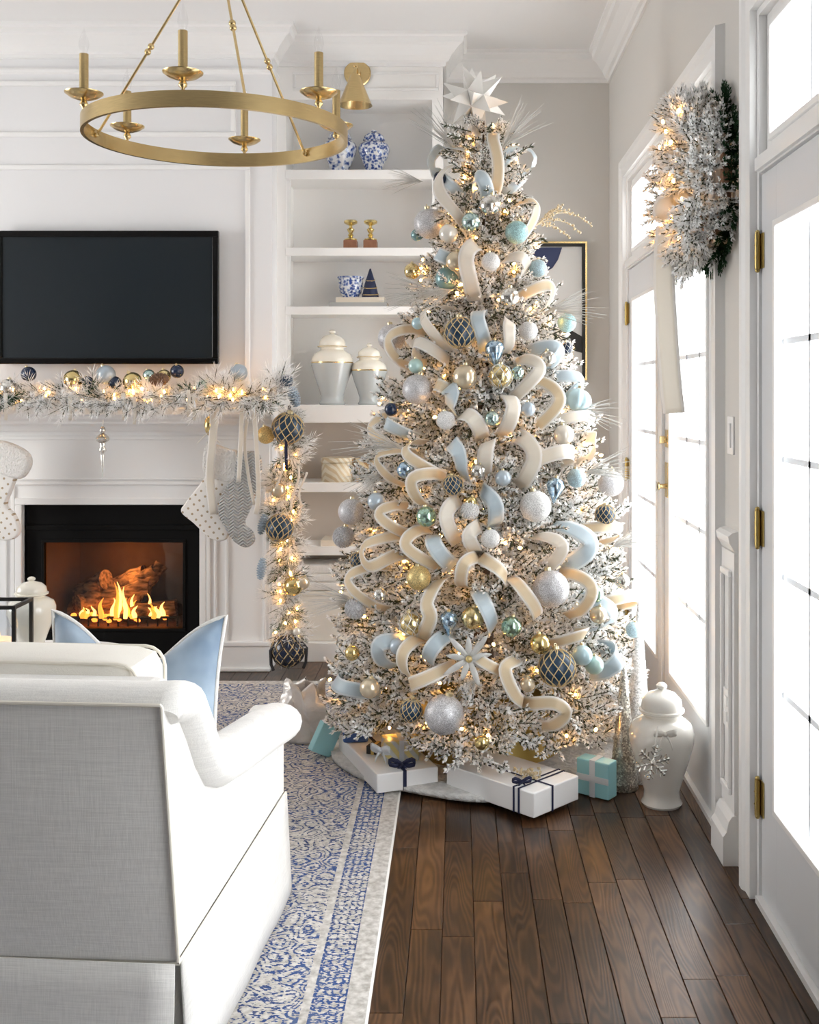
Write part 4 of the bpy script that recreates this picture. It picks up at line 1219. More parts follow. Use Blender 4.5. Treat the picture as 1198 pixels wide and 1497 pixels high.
# ------------------------------------------------------------------ right floor group: jar, cone trees
t = jar('temple_jar', 'large white lidded temple jar on the floor by the glass door', 971, 1177, 999, 94, 3.745, 0, 'ceramic_white')
t.location.x = .695
o = t.location
bw = thing('snowflake_ornament', 'silver jewelled snowflake hanging on the large white jar', 'ornament', P(955, 1115, 3.60))
c = bw.location
g = G()
for k in range(6):
    a = math.radians(60 * k + 15); dx, dz = math.cos(a), math.sin(a)
    g.tube([c, c + Vector((dx, 0, dz)) * .055], .004, 6)
    for q in (.022, .038, .052):
        g.ball(c + Vector((dx, -.3 * .01, dz)) * q, .0065, 6, 5)
        if q < .05:
            for s_ in (-1, 1):
                b = a + s_ * .9; g.tube([c + Vector((dx, 0, dz)) * q, c + Vector((dx, 0, dz)) * q + Vector((math.cos(b), 0, math.sin(b))) * .02], .003, 5)
g.ball(c, .012, 8, 6)
g.build('flake', 'orn_silver_mercury', bw)
c2 = P(962, 1062, 3.62)
g = G().tube([c + Vector((0, .004, .05)), c.lerp(c2, .5) + Vector((0, -.004, 0)), c2], .003, 6); g.build('hanger', 'tulle', bw)
def bow(parent, c, s, m, nrm=Vector((0, -1, 0)), w=.4):
    """ribbon bow: two loops, two tails and a knot, facing nrm"""
    up = Vector((0, 0, 1)); sd = up.cross(nrm).normalized()
    g = G()
    def strip(pts, wid):
        vs = []
        for (a, b, d) in pts:
            p = c + sd * (a * s) + up * (b * s) + nrm * (d * s)
            vs += [p + up * (wid * s / 2) , p - up * (wid * s / 2)]
        fs = [(2 * i, 2 * i + 1, 2 * i + 3, 2 * i + 2) for i in range(len(pts) - 1)]
        g.add(vs, fs, True)
    for q in (-1, 1):
        strip([(q * x, z, d) for x, z, d in ((0, 0, .06), (.3, .16, .16), (.7, .28, .18), (.95, .2, .1), (.9, .05, .02), (.5, -.04, .0), (0, 0, 0))], w)
        strip([(q * x, z, d) for x, z, d in ((0, 0, .03), (.3, -.35, .08), (.5, -.8, .06), (.62, -1.2, .03))], w * .8)
    g.ball(c + nrm * .06 * s, .13 * s, 8, 6)
    o = g.build('bow', m, parent)
    so = o.modifiers.new('cloth', 'SOLIDIFY'); so.thickness = .0015
    return o
bow(t, Vector((o.x - .01, o.y - .116, .272)), .04, 'tulle')
t = thing('cone_tree', 'silver glitter cone tree standing by the teal gift', 'decoration', (.588, 3.892, 0))
G().lathe([(.048, 0), (.052, .006), (.05, .03), (.03, .22), (.012, .40), (.004, .455), (.001, .46)], 24, (.588, 3.892, 0)).build('cone', 'cone_silver_glitter', t)
g = G()
for k in range(120):
    z = R.uniform(.02, .43); a = R.uniform(0, 6.28); r = .052 * (1 - z / .47) + .001
    g.ball((.588 + r * math.cos(a), 3.892 + r * math.sin(a), z), R.uniform(.003, .006), 5, 4)
g.build('sequins', 'cone_silver_glitter', t)['kind'] = 'stuff'
t = thing('cone_tree', 'tall slim white glitter cone tree beside the large white jar', 'decoration', (.655, 3.98, 0))
G().lathe([(.058, 0), (.06, .006), (.055, .04), (.034, .30), (.016, .54), (.004, .64), (.001, .648)], 28, (.655, 3.98, 0)).build('cone', 'cone_white_glitter', t)

# ------------------------------------------------------------------ gifts
def gift(name, label, F, u, lu, v, lv, h, z0, m, bevel=.004):
    F = Vector((*F, z0)); u = Vector((*u, 0)).normalized() * lu; v = Vector((*v, 0)).normalized() * lv; H = Vector((0, 0, h))
    t = thing(name, label, 'gift', F + u / 2 + v / 2)
    b = [F, F + u, F + u + v, F + v]
    n = u.cross(v).z
    if n < 0: b = [F, F + v, F + u + v, F + u]
    g = G(); g.hexa(b, [p + H for p in b]); g.build('wrapped_box', m, t, bevel=bevel)
    return t, F, u, v, H
def wrap(t, F, u, v, H, f, w, m, along='u'):
    """band round a gift across at fraction f"""
    a, b = (u, v) if along == 'u' else (v, u)
    e = .0015; an = a.normalized(); bn = b.normalized(); up = Vector((0, 0, e))
    p = F + a * f - an * w / 2
    pts_o = [p - bn * e - Vector((0, 0, 0)), p + b + bn * e, p + b + bn * e + H + up, p - bn * e + H + up]
    g = G(); vs = pts_o + [q + an * w for q in pts_o]
    g.add(vs, [(0, 1, 5, 4), (1, 2, 6, 5), (2, 3, 7, 6), (3, 0, 4, 7)])
    o = g.build('gift_ribbon', m, t); so = o.modifiers.new('cloth', 'SOLIDIFY'); so.thickness = .0012; so.offset = 0
SKZ = .02
t, F, u, v, H = gift('gift_box', 'white wrapped gift with double navy ribbons beside the teal gift', (.246, 3.561), (-.716, .698), .40, (.698, .716), .235, .082, SKZ, 'gift_white')
wrap(t, F, u, v, H, .16, .008, 'navy_ribbon'); wrap(t, F, u, v, H, .215, .008, 'navy_ribbon')
wrap(t, F, u, v, H, .40, .009, 'navy_ribbon', 'v')
gb = G()
for k in range(60): 
    q = F + u * .28 + v * .42 + H + Vector((R.uniform(-.045, .045), R.uniform(-.03, .03), R.uniform(.006, .024))); gb.ball(q, R.uniform(.003, .006), 5, 4)
gb.build('gold_sprig', 'spray_gold', t)['kind'] = 'stuff'
bow(t, F + u * .19 + v * .12 + H + Vector((0, 0, .012)), .035, 'navy_ribbon', Vector((.1, -.7, .7)).normalized(), .3)
t, F, u, v, H = gift('gift_box', 'flat white wrapped gift with narrow navy ribbon and bow', (-.28, 3.783), (.934, .356), .225, (-.375, .927), .48, .066, SKZ, 'gift_white')
wrap(t, F, u, v, H, .45, .013, 'navy_ribbon')
bow(t, F + u * .45 + v * .06 + H + Vector((0, 0, .012)), .05, 'navy_ribbon', Vector((0, -.6, .8)), .32)
zg = SKZ + .066
LF, LU, LV = F.copy(), u.copy(), v.copy()
t, F, u, v, H = gift('gift_box', 'teal wrapped gift with silver ribbon by the silver cone tree', (.414, 3.835), (.8, -.6), .127, (.6, .8), .06, .125, .004, 'gift_teal')
for f, al in ((.5, 'u'),): wrap(t, F, u, v, H, f, .022, 'ribbon_silver', al)
g = G(); c = F + H * .5; e = u.normalized(); nn = -v.normalized() * .002
g.add([c + nn + Vector((0, 0, -.011)), c + u + nn + Vector((0, 0, -.011)), c + u + nn + Vector((0, 0, .011)), c + nn + Vector((0, 0, .011))], [(0, 1, 2, 3)])
o = g.build('gift_ribbon', 'ribbon_silver', t); so = o.modifiers.new('c', 'SOLIDIFY'); so.thickness = .001
zq = zg
pos = P(508, 1078, 4.13)
t, F, u, v, H = gift('gift_box', 'small royal blue box with dark bow on the flat white gift', (-.432, 4.12), (1, .1), .095, (-.1, 1), .07, .055, zq, 'gift_blue', .008)
bow(t, F + u / 2 + v / 2 + H + Vector((0, 0, .006)), .03, 'navy', Vector((0, -.6, .8)), .4)
pos = P(540, 1095, 4.02)
t, F, u, v, H = gift('gift_box', 'small black box with gold edge on the flat white gift', (-.335, 4.00), (1, -.35), .05, (.35, 1), .06, .03, zq, 'black_metal', .002)
wrap(t, F, u, v, H, .5, .012, 'gift_gold')
t, F, u, v, H = gift('gift_box', 'small gold and silver striped gift with silver bow', (-.262, 3.90), (1, .2), .125, (-.2, 1), .09, .075, zq, 'gift_stripe', .004)
wrap(t, F, u, v, H, .5, .018, 'ribbon_silver')
bow(t, F + u * .02 + v * .1 + H * .6 + Vector((-.012, -.01, 0)), .045, 'ribbon_silver', Vector((-.5, -.8, .2)).normalized(), .5)
# teal box and silver bag by the rug
pos = P(472, 1100, 4.15)
t, F, u, v, H = gift('gift_box', 'plain light teal box leaning beside the silver gift bag', (pos.x - .05, 4.16), (1, .5), .085, (-.5, 1), .04, .115, .012, 'gift_teal', .003)
t.rotation_euler = (math.radians(-14), math.radians(24), 0)
t.location.z += .012
t = thing('gift_bag', 'crumpled silver cellophane gift bag at the edge of the rug', 'gift bag', (-.62, 4.42, .012))
def fbag(u, v):
    a = 2 * math.pi * u; z = v * .22
    sq = 1 / max(abs(math.cos(a)), abs(math.sin(a))) ** .8
    w = (.085 + .015 * math.sin(v * 7 + 3 * a)) * (1 - .45 * max(0, (v - .55) / .45) ** 1.2 + .0)
    if v > .8: w *= 1 + .30 * (v - .8) / .2 * (1 + .3 * math.sin(7 * a))
    return (-.62 + w * sq * math.cos(a) + .01 * math.sin(9 * a + 5 * v), 4.42 + .8 * w * sq * math.sin(a), .012 + z + .02 * math.sin(5 * a) * v)
g = G(); g.add(*grid(fbag, 40, 18), True); o = g.build('bag', 'cellophane', t)
so = o.modifiers.new('c', 'SOLIDIFY'); so.thickness = .0015
g = G().tube([(-.62 + .055 * math.cos(a), 4.42 + .045 * math.sin(a), .012 + .165) for a in np.linspace(0, 6.28, 20, endpoint=False)], .008, 6, closed=True); g.build('tie', 'ribbon_silver', t)

# ------------------------------------------------------------------ flocked branch meshes
NR = np.random.RandomState(11)
def needle_mesh(name, sprigs, m, nl=(.022, .034), nw=.0019, spread=50, per_m=520, flock=(.15, 1.0), twig=True, droop=.0):
    """sprigs: list of (p0, p1). Each gets a twig and needles; 'flock' colours them from root to tip"""
    V, Fc, A = [], [], []
    base = 0
    for (p0, p1) in sprigs:
        p0, p1 = np.array(p0, float), np.array(p1, float)
        ax = p1 - p0; L = np.linalg.norm(ax); ax /= L
        ref = np.array([0, 0, 1.0]) if abs(ax[2]) < .9 else np.array([1.0, 0, 0])
        u = np.cross(ax, ref); u /= np.linalg.norm(u); w = np.cross(u, ax)
        n = max(8, int(L * per_m))
        for i in range(n):
            t = (i + NR.rand()) / n
            az = NR.rand() * 2 * math.pi
            th = math.radians(spread * (1.0 - .55 * t ** 3) * NR.uniform(.75, 1.2))
            rad = u * math.cos(az) + w * math.sin(az)
            d = ax * math.cos(th) + rad * math.sin(th); d[2] -= droop; d /= np.linalg.norm(d)
            l = NR.uniform(*nl) * (1 - .25 * t)
            o = p0 + ax * L * t
            s1 = np.cross(d, rad + .01); s1 /= np.linalg.norm(s1); s2 = np.cross(d, s1)
            k = nw * NR.uniform(.7, 1.3)
            mid = o + d * l * .55
            V += [o + s1 * k * .5, mid + s1 * k, mid - s1 * k * .5 + s2 * k * .86, mid - s1 * k * .5 - s2 * k * .86, o + d * l]
            b = base
            Fc += [(b, b + 1, b + 2), (b, b + 2, b + 3), (b, b + 3, b + 1), (b + 4, b + 2, b + 1), (b + 4, b + 3, b + 2), (b + 4, b + 1, b + 3)]
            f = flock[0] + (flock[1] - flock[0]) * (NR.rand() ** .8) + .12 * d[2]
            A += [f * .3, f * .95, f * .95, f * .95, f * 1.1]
            base += 5
        if twig:
            k = .0022
            for (q, r) in ((p0, k * 1.3), (p1, k * .6)):
                V += [q + u * r, q - u * r * .5 + w * r, q - u * r * .5 - w * r]
            b = base
            Fc += [(b, b + 1, b + 4, b + 3), (b + 1, b + 2, b + 5, b + 4), (b + 2, b, b + 3, b + 5)]
            A += [.1] * 6; base += 6
    me = bpy.data.meshes.new(name)
    me.from_pydata([tuple(v) for v in V], [], Fc)
    at = me.attributes.new('flock', 'FLOAT', 'POINT'); at.data.foreach_set('value', np.array(A, dtype=np.float32))
    me.materials.append(MATS[m]); me.update()
    return me
def fan(seed, L=.34, n=6, wide=.16):
    """sprig layout of one tree branch along +X"""
    r = random.Random(seed); S = [((0, 0, 0), (L, 0, -.02))]
    for i in range(n):
        t = .22 + .72 * i / n; s_ = 1 if i % 2 else -1
        b = (L * t, 0, -.02 * t); l = wide * (1.15 - t * .65) * r.uniform(.8, 1.2); a = math.radians(r.uniform(32, 58))
        e = (b[0] + l * math.cos(a), s_ * l * math.sin(a), b[2] + r.uniform(-.03, .05))
        S.append((b, e))
        for q in (.3, .55, .8):
            c = tuple(b[k] + (e[k] - b[k]) * q for k in range(3)); k2 = r.choice((-1, 1)); l2 = r.uniform(.035, .06)
            a2 = a * s_ + k2 * r.uniform(.5, 1.0)
            S.append((c, (c[0] + l2 * math.cos(a2), c[1] + l2 * math.sin(a2), c[2] + r.uniform(-.015, .05))))
    for q in (.45, .6, .72, .84): S.append(((L * q, 0, -.01), (L * q + .05, r.uniform(-.03, .03), r.uniform(.03, .06))))
    return S
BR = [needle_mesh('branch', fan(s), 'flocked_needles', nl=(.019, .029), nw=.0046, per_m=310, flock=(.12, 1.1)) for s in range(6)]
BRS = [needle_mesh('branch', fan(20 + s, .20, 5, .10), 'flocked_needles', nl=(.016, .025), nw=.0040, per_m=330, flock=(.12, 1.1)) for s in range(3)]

# ------------------------------------------------------------------ the christmas tree
TXc, TYc = .100, 4.30
PROF = [(.14, .60), (.26, .665), (.53, .62), (.93, .545), (1.333, .435), (1.654, .335), (2.056, .215), (2.405, .10), (2.50, .03)]
def trad(z):
    if z <= PROF[0][0]: return PROF[0][1]
    for (z0, r0), (z1, r1) in zip(PROF, PROF[1:]):
        if z <= z1: return r0 + (r1 - r0) * (z - z0) / (z1 - z0)
    return .02
tree = thing('christmas_tree', 'tall snow-flocked christmas tree decked in blue, silver and cream', 'tree', (TXc, TYc, 0))
G().lathe([(.045, .02), (.04, .4), (.022, 1.4), (.007, 2.0), (.004, 2.46)], 12, (TXc, TYc, 0)).build('trunk', 'bark', tree)
# spread branches so that equal area gets equal branches
zs = np.linspace(.16, 2.42, 400); cum = np.cumsum([trad(z) + .07 for z in zs]); cum /= cum[-1]
NB = 298
for i in range(NB):
    z = float(np.interp((i + .5) / NB, cum, zs)); a = i * 2.399963 + R.uniform(-.15, .15)
    r = trad(z)
    small = r < .24
    me = R.choice(BRS if small else BR); L = .22 if small else .36
    tip = r * R.uniform(.90, 1.03)
    sc_ = 1.0
    if tip < L: sc_ = max(.45, tip / L)
    st = max(0, tip - L * sc_)
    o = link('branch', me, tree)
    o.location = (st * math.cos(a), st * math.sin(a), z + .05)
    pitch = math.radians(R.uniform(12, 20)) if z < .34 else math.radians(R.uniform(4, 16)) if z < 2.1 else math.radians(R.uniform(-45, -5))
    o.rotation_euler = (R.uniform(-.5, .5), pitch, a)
    o.scale = (sc_, sc_, sc_)
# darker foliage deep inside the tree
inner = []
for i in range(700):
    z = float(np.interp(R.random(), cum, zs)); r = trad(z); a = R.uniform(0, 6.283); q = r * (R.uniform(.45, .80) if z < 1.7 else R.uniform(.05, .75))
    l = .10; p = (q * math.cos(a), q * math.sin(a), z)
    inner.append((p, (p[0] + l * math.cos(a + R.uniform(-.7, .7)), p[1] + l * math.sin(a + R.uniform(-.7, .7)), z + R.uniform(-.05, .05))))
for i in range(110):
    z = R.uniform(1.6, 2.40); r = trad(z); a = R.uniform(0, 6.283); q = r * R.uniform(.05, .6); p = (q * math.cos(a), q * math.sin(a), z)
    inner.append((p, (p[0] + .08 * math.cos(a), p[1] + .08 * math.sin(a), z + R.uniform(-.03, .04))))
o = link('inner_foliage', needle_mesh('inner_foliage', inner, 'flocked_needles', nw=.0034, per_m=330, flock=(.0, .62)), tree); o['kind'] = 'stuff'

CAMP = Vector((0, 0, CAM_H))
def on_tree(px, py, off=0.0):
    """point where the sight line of a pixel meets the tree's outer surface, then 'off' metres outward"""
    d = P(px, py, 1.0) - CAMP
    best, bd = None, 9
    for t in np.linspace(3.55, 5.0, 400):
        q = CAMP + d * t
        rr = math.hypot(q.x - TXc, q.y - TYc) - trad(q.z)
        if rr < 0: best = q; break
        if rr < bd: bd, near = rr, q
    if best is None: best = near
    n = Vector((best.x - TXc, best.y - TYc, .12))
    if n.length < 1e-4: n = Vector((0, -1, 0))
    n.normalize()
    return best + n * off, n
# fairy lights: parts of the tree
blb = G().ball((0, 0, 0), .0055, 8, 6, (1, 1, 1.5)).build('light_bulb', 'bulb_warm', tree, world=False)
BULB = blb.data; bpy.data.objects.remove(blb)
for i in range(298):
    z = float(np.interp((i + .5) / 298, cum, zs)); a = i * 2.399963 * 1.7 + R.uniform(-.4, .4); r = trad(z) * (R.uniform(.86, .99) if i % 3 == 0 else R.uniform(.60, .84))
    o = link('light_bulb', BULB, tree, (r * math.cos(a), r * math.sin(a), z + .02)); o.rotation_euler = (R.uniform(-2, 2), R.uniform(-2, 2), 0)
# tree skirt and gold collar
def fsk(u, v):
    a = 2 * math.pi * u; r = .10 + .47 * v
    return (TXc - .01 + r * math.cos(a) * (1 + .03 * math.sin(6 * a)), TYc + r * math.sin(a) * (1 + .03 * math.sin(7 * a)), .0175 + .002 * math.sin(9 * a) * v * (1 - v) - .002 * v ** 8)
g = G(); g.add(*grid(fsk, 72, 10), True)
sk = tag(g.build('tree_skirt', 'skirt_fur', loc=(TXc, TYc, 0)), 'fluffy grey and white tree skirt under the gifts', 'tree skirt')
so = sk.modifiers.new('c', 'SOLIDIFY'); so.thickness = .016; so.offset = -1
t = thing('tree_collar', 'gold metal collar round the foot of the christmas tree', 'tree collar', (TXc, TYc, .02))
G().lathe([(.31, .0), (.27, .22), (.265, .22), (.305, .0)], 40, (TXc, TYc, .02), caps=False).build('collar', 'gift_gold', t)
G().tube([(TXc + .268 * math.cos(a), TYc + .268 * math.sin(a), .24) for a in np.linspace(0, 6.2832, 40, endpoint=False)], .008, 6, closed=True).build('rim', 'gift_gold', t)

# star: stellated (moravian) star
star = thing('tree_topper_star', 'white many-pointed star on top of the christmas tree', 'star', P(693, 175, TYc))
c = P(694, 145, TYc)
bm = bmesh.new(); bmesh.ops.create_icosphere(bm, subdivisions=1, radius=.062)
vs, fs = [tuple(c + v.co) for v in bm.verts], []
nv = len(vs)
from mathutils import Euler
rot = Euler((.35, .2, .3)).to_matrix()
vs = [tuple(c + rot @ v.co) for v in bm.verts]
for f in bm.faces:
    n = rot @ f.calc_center_median().normalized(); vs.append(tuple(c + n * .142)); k = len(vs) - 1; q = [v.index for v in f.verts]
    for i in range(3): fs.append((q[i], q[(i + 1) % 3], k))
bm.free()
g = G(); g.add(vs, fs); g.build('star_body', 'star_white', star)
G().lathe([(.03, -.20), (.02, -.10), (.012, -.03)], 14, c).build('star_socket', 'star_white', star)

# ------------------------------------------------------------------ ornaments
def zone(p, n):
    z = p.z
    lev = ('just under the star' if z > 2.2 else 'high' if z > 1.9 else 'at upper mid-height' if z > 1.55 else 'at mid-height' if z > 1.2 else
           'at lower mid-height' if z > .85 else 'low' if z > .5 else 'lowest')
    a = math.degrees(math.atan2(p.y - TYc, p.x - TXc))     # -90 faces the room
    sd = 'window side' if a > -52 else 'bookcase side' if a < -128 else ('room side, window half' if a > -90 else 'room side, bookcase half')
    return lev, sd
LABS = {}
def uniq(lab):
    k = lab; 
    LABS[k] = LABS.get(k, 0) + 1
    return k
uball = G().ball((0, 0, 0), 1, 28, 18).build('unit', 'orn_pearl', world=False)
UB = uball.data; bpy.data.objects.remove(uball)
BM = {}
def ball_mesh(m):
    if m not in BM:
        BM[m] = UB.copy(); BM[m].materials.clear(); BM[m].materials.append(MATS[m])
    return BM[m]
cp_ = G().lathe([(.19, .96), (.19, 1.14), (.17, 1.16)], 12); cp_.tube([(.07 * math.cos(a), 0, 1.22 + .07 * math.sin(a)) for a in np.linspace(0, 6.28, 10, endpoint=False)], .018, 5, closed=True)
cpo = cp_.build('cap', 'orn_cap', world=False); CAP = cpo.data; bpy.data.objects.remove(cpo)
def net_mesh(n, r, m, turns=.5):
    g = G()
    for s_ in (-1, 1):
        for k in range(n):
            pts = []
            for i in range(19):
                t = -.96 + 1.92 * i / 18; a = 2 * math.pi * k / n + s_ * turns * math.pi * t * .5; rr = math.sqrt(max(0, 1 - t * t)) * 1.015
                pts.append((rr * math.cos(a), rr * math.sin(a), t * 1.01))
            g.tube(pts, r, 5, cap=False)
    o = g.build('net', m, world=False); me = o.data; bpy.data.objects.remove(o); return me
NETG = net_mesh(11, .030, 'rope'); NETD = net_mesh(8, .055, 'rope_dark', .6)
NETW = net_mesh(7, .03, 'wire_silver')
def special(kind):
    g = G()
    if kind == 'drop':          # faceted teardrop
        g.lathe([(.02, -1.75), (.35, -1.15), (.75, -.5), (.98, .1), (.85, .6), (.45, .92), (.15, 1.0)], 10)
        return g
    if kind == 'onion':         # ribbed onion
        vs, fs = [], []; nu, nv = 48, 14
        for i in range(nv + 1):
            th = math.pi * i / nv
            for k in range(nu):
                a = 2 * math.pi * k / nu; rr = math.sin(th) * (1 + .06 * math.cos(8 * a)) * 1.08
                vs.append((rr * math.cos(a), rr * math.sin(a), .92 * math.cos(th)))
        for i in range(nv):
            for k in range(nu): fs.append((i * nu + k, (i + 1) * nu + k, (i + 1) * nu + (k + 1) % nu, i * nu + (k + 1) % nu))
        g.add(vs, fs, True); return g
    if kind == 'beaded':        # ball studded with beads
        g.ball((0, 0, 0), .9, 20, 12)
        for i in range(150):
            z = 1 - 2 * (i + .5) / 150; r = math.sqrt(1 - z * z); a = i * 2.399963
            g.ball((.92 * r * math.cos(a), .92 * r * math.sin(a), .92 * z), .105, 6, 4)
        return g
SPM = {}
def special_mesh(kind, m):
    if (kind, m) not in SPM:
        o = special(kind).build('bauble', m, world=False); SPM[(kind, m)] = o.data; bpy.data.objects.remove(o)
    return SPM[(kind, m)]
ORN = []
def bauble(p, r, m, desc, label, cat='ornament', group=None, net=None, shape=None, cap=True, name='bauble', tilt=None):
    me = special_mesh(shape, m) if shape else ball_mesh(m)
    o = link(name, me, None, p); o.scale = (r, r, r)
    o.rotation_euler = tilt or (R.uniform(-.4, .4), R.uniform(-.4, .4), R.uniform(0, 6))
    tag(o, label, cat, group)
    if cap: link('cap', CAP, o)
    if net: link('net', net, o)
    return o
# (px, py, radius px, material, description, extras)
S_, Wg, Mz = 'orn_silver_glitter', 'orn_white_glitter', 'orn_silver_mercury'
TREE_ORN = [
 (648, 264, 10, 'orn_navy', 'small dark navy bauble', {}), (716, 304, 16, Mz, 'mottled silver glass bauble', {}),
 (632, 330, 22, S_, 'large silver glitter ball', {}), (615, 346, 9, 'orn_teal', 'tiny teal bauble', {}),
 (690, 328, 14, 'orn_aqua_mercury', 'aqua mercury-glass bauble', {}), (659, 345, 14, 'orn_pearl', 'pearl white bauble', {}),
 (753, 343, 17, 'orn_aqua_glitter', 'teal glitter ball', {}), (669, 385, 15, 'orn_champagne', 'champagne bauble', {}),
 (717, 386, 14, Wg, 'white glitter ball', {}), (783, 395, 13, 'orn_blue_glitter', 'light blue glitter ball', {}),
 (608, 399, 12, 'orn_gold_mercury', 'clear gold glass bauble', {}), (642, 398, 17, 'orn_teal', 'dark teal bauble', {'off': -.05}),
 (743, 437, 15, Mz, 'mottled silver glass bauble', {}), (675, 489, 23, 'orn_net_blue', 'large navy ball in gold netting', {'net': 1}),
 (723, 514, 15, 'orn_blue_mercury', 'faceted pale blue drop', {'shape': 'drop'}), (770, 486, 14, Wg, 'white glitter ball', {}),
 (824, 474, 14, 'orn_aqua_glitter', 'aqua glitter ball', {}), (615, 475, 9, 'orn_lightblue', 'tiny light blue bauble', {}),
 (578, 496, 20, S_, 'large silver glitter ball', {}), (612, 537, 11, 'orn_mint', 'small mint green bauble', {}),
 (614, 571, 22, S_, 'large silver glitter ball', {}), (681, 553, 18, 'orn_champagne', 'champagne pearl bauble', {}),
 (731, 552, 18, 'orn_gold_mercury', 'gold and cream patterned bauble', {'netw': 1}), (755, 547, 10, 'orn_aqua_mercury', 'small aqua bauble', {}),
 (824, 511, 9, 'orn_navy', 'tiny navy checked bauble', {'netw': 1}), (798, 526, 12, Mz, 'small silver bauble', {}),
 (840, 586, 18, 'orn_lightblue', 'ribbed aqua onion bauble', {'shape': 'onion'}), (654, 616, 14, Wg, 'white glitter ball', {}),
 (719, 613, 11, 'orn_aqua_mercury', 'small aqua mercury bauble', {}), (821, 637, 15, 'orn_pearl', 'pearl white bauble', {}),
 (597, 688, 13, 'orn_blue_mercury', 'blue mercury-glass bauble', {}), (664, 710, 15, 'orn_net_blue', 'navy ball in gold netting', {'net': 1}),
 (839, 700, 14, 'orn_blue_glitter', 'light blue glitter ball', {}), (809, 713, 14, 'orn_blue_mercury', 'blue mercury teardrop', {'shape': 'drop'}),
 (888, 708, 19, S_, 'clear silver ball', {}), (880, 753, 15, 'orn_net_blue', 'navy ball in gold netting', {'net': 1}),
 (626, 756, 15, 'orn_mint_mercury', 'mint mercury-glass bauble', {}), (688, 747, 14, Wg, 'white scaled bauble', {'shape': 'beaded'}),
 (717, 788, 14, Wg, 'white glitter ball', {}), (781, 741, 23, Wg, 'large white glitter ball', {}),
 (519, 749, 19, S_, 'large silver glitter ball', {}), (555, 734, 13, 'orn_greyblue', 'pale grey-blue bauble', {}),
 (508, 786, 16, S_, 'silver beaded ball', {'shape': 'beaded'}), (529, 820, 12, 'orn_net_blue', 'small navy ball in gold netting', {'net': 1}),
 (615, 845, 18, 'orn_gold_glitter', 'gold glitter ball', {}), (803, 861, 27, S_, 'large silver glitter ball', {}),
 (867, 869, 12, 'orn_mint_mercury', 'small mint mercury bauble', {}), (871, 899, 13, 'orn_champagne', 'small champagne bauble', {}),
 (747, 916, 15, 'orn_mint_mercury', 'green and gold ombre bauble', {}), (604, 912, 17, 'orn_gold_mercury', 'clear gold glass bauble', {'netw': 1}),
 (692, 903, 17, 'orn_gold_mercury', 'gold mercury-glass bauble', {}), (658, 907, 14, 'orn_blue_mercury', 'pale blue teardrop', {'shape': 'drop'}),
 (525, 890, 16, S_, 'silver beaded ball', {'shape': 'beaded'}), (788, 941, 15, 'orn_gold', 'shiny gold bauble', {}),
 (812, 976, 27, 'orn_net_blue', 'large navy ball in gold netting', {'net': 1}), (848, 958, 15, 'orn_lightblue', 'aqua bauble', {}),
 (865, 972, 14, 'orn_mint', 'mint bauble', {}), (651, 1044, 29, S_, 'very large silver glitter ball', {}),
 (604, 1038, 17, 'orn_net_blue', 'navy ball in gold netting', {'net': 1}), (545, 1006, 15, 'orn_champagne', 'champagne pearl bauble', {}),
 (921, 921, 12, 'orn_blue_glitter', 'light blue glitter ball', {}), (700, 690, 11, Mz, 'small silver bauble', {}),
 (770, 600, 11, 'orn_greyblue', 'small grey-blue bauble', {}), (577, 600, 10, 'orn_navy', 'small dark navy bauble', {}),
 (735, 700, 12, 'orn_greyblue', 'small grey-blue bauble', {}), (690, 795 - 60, 9, 'orn_gold', 'tiny gold bauble', {}),
 (585, 945, 12, 'orn_greyblue', 'small grey-blue bauble', {}), (520, 955, 11, 'orn_gold', 'small gold bauble', {}),
 (770, 1000, 11, 'orn_champagne', 'small champagne bauble', {}), (905, 850, 11, Mz, 'small silver bauble', {}),
 (560, 870, 10, Mz, 'small silver bauble', {}), (705, 1085, 11, 'orn_gold', 'small gold bauble', {}),
]
seen = {}
for (x, y, r, m, desc, ex) in TREE_ORN:
    p, n = on_tree(x, y, ex.get('off', .015))
    rr = r * p.y / F_PX
    lev, sd = zone(p, n)
    seen.setdefault((desc, lev, sd), []).append((x, y, r, m, desc, ex, p, rr))
def near_word(x, y, desc, skip):
    best = sorted(((math.hypot(o[0] - x, o[1] - y), o[4]) for o in TREE_ORN if 0 < math.hypot(o[0] - x, o[1] - y) and o[4] != desc))
    return [b[1] for b in best[:4]]
for (desc, lev, sd), L in seen.items():
    used = set()
    for (x, y, r, m, d_, ex, p, rr) in L:
        lab = f'{desc} {lev} on the tree\'s {sd}'
        if len(L) > 1:
            for w_ in near_word(x, y, desc, used):
                if w_ not in used: used.add(w_); lab = f'{desc} {lev} on the tree, by the {w_}'; break
        lab = ' '.join(lab.split()[:16])
        tilt = (R.uniform(-.2, .2), R.uniform(-.2, .2), R.uniform(0, 6))
        bauble(p, rr, m, desc, lab, 'ornament', None, NETG if ex.get('net') else NETW if ex.get('netw') else None, ex.get('shape'), tilt=tilt)

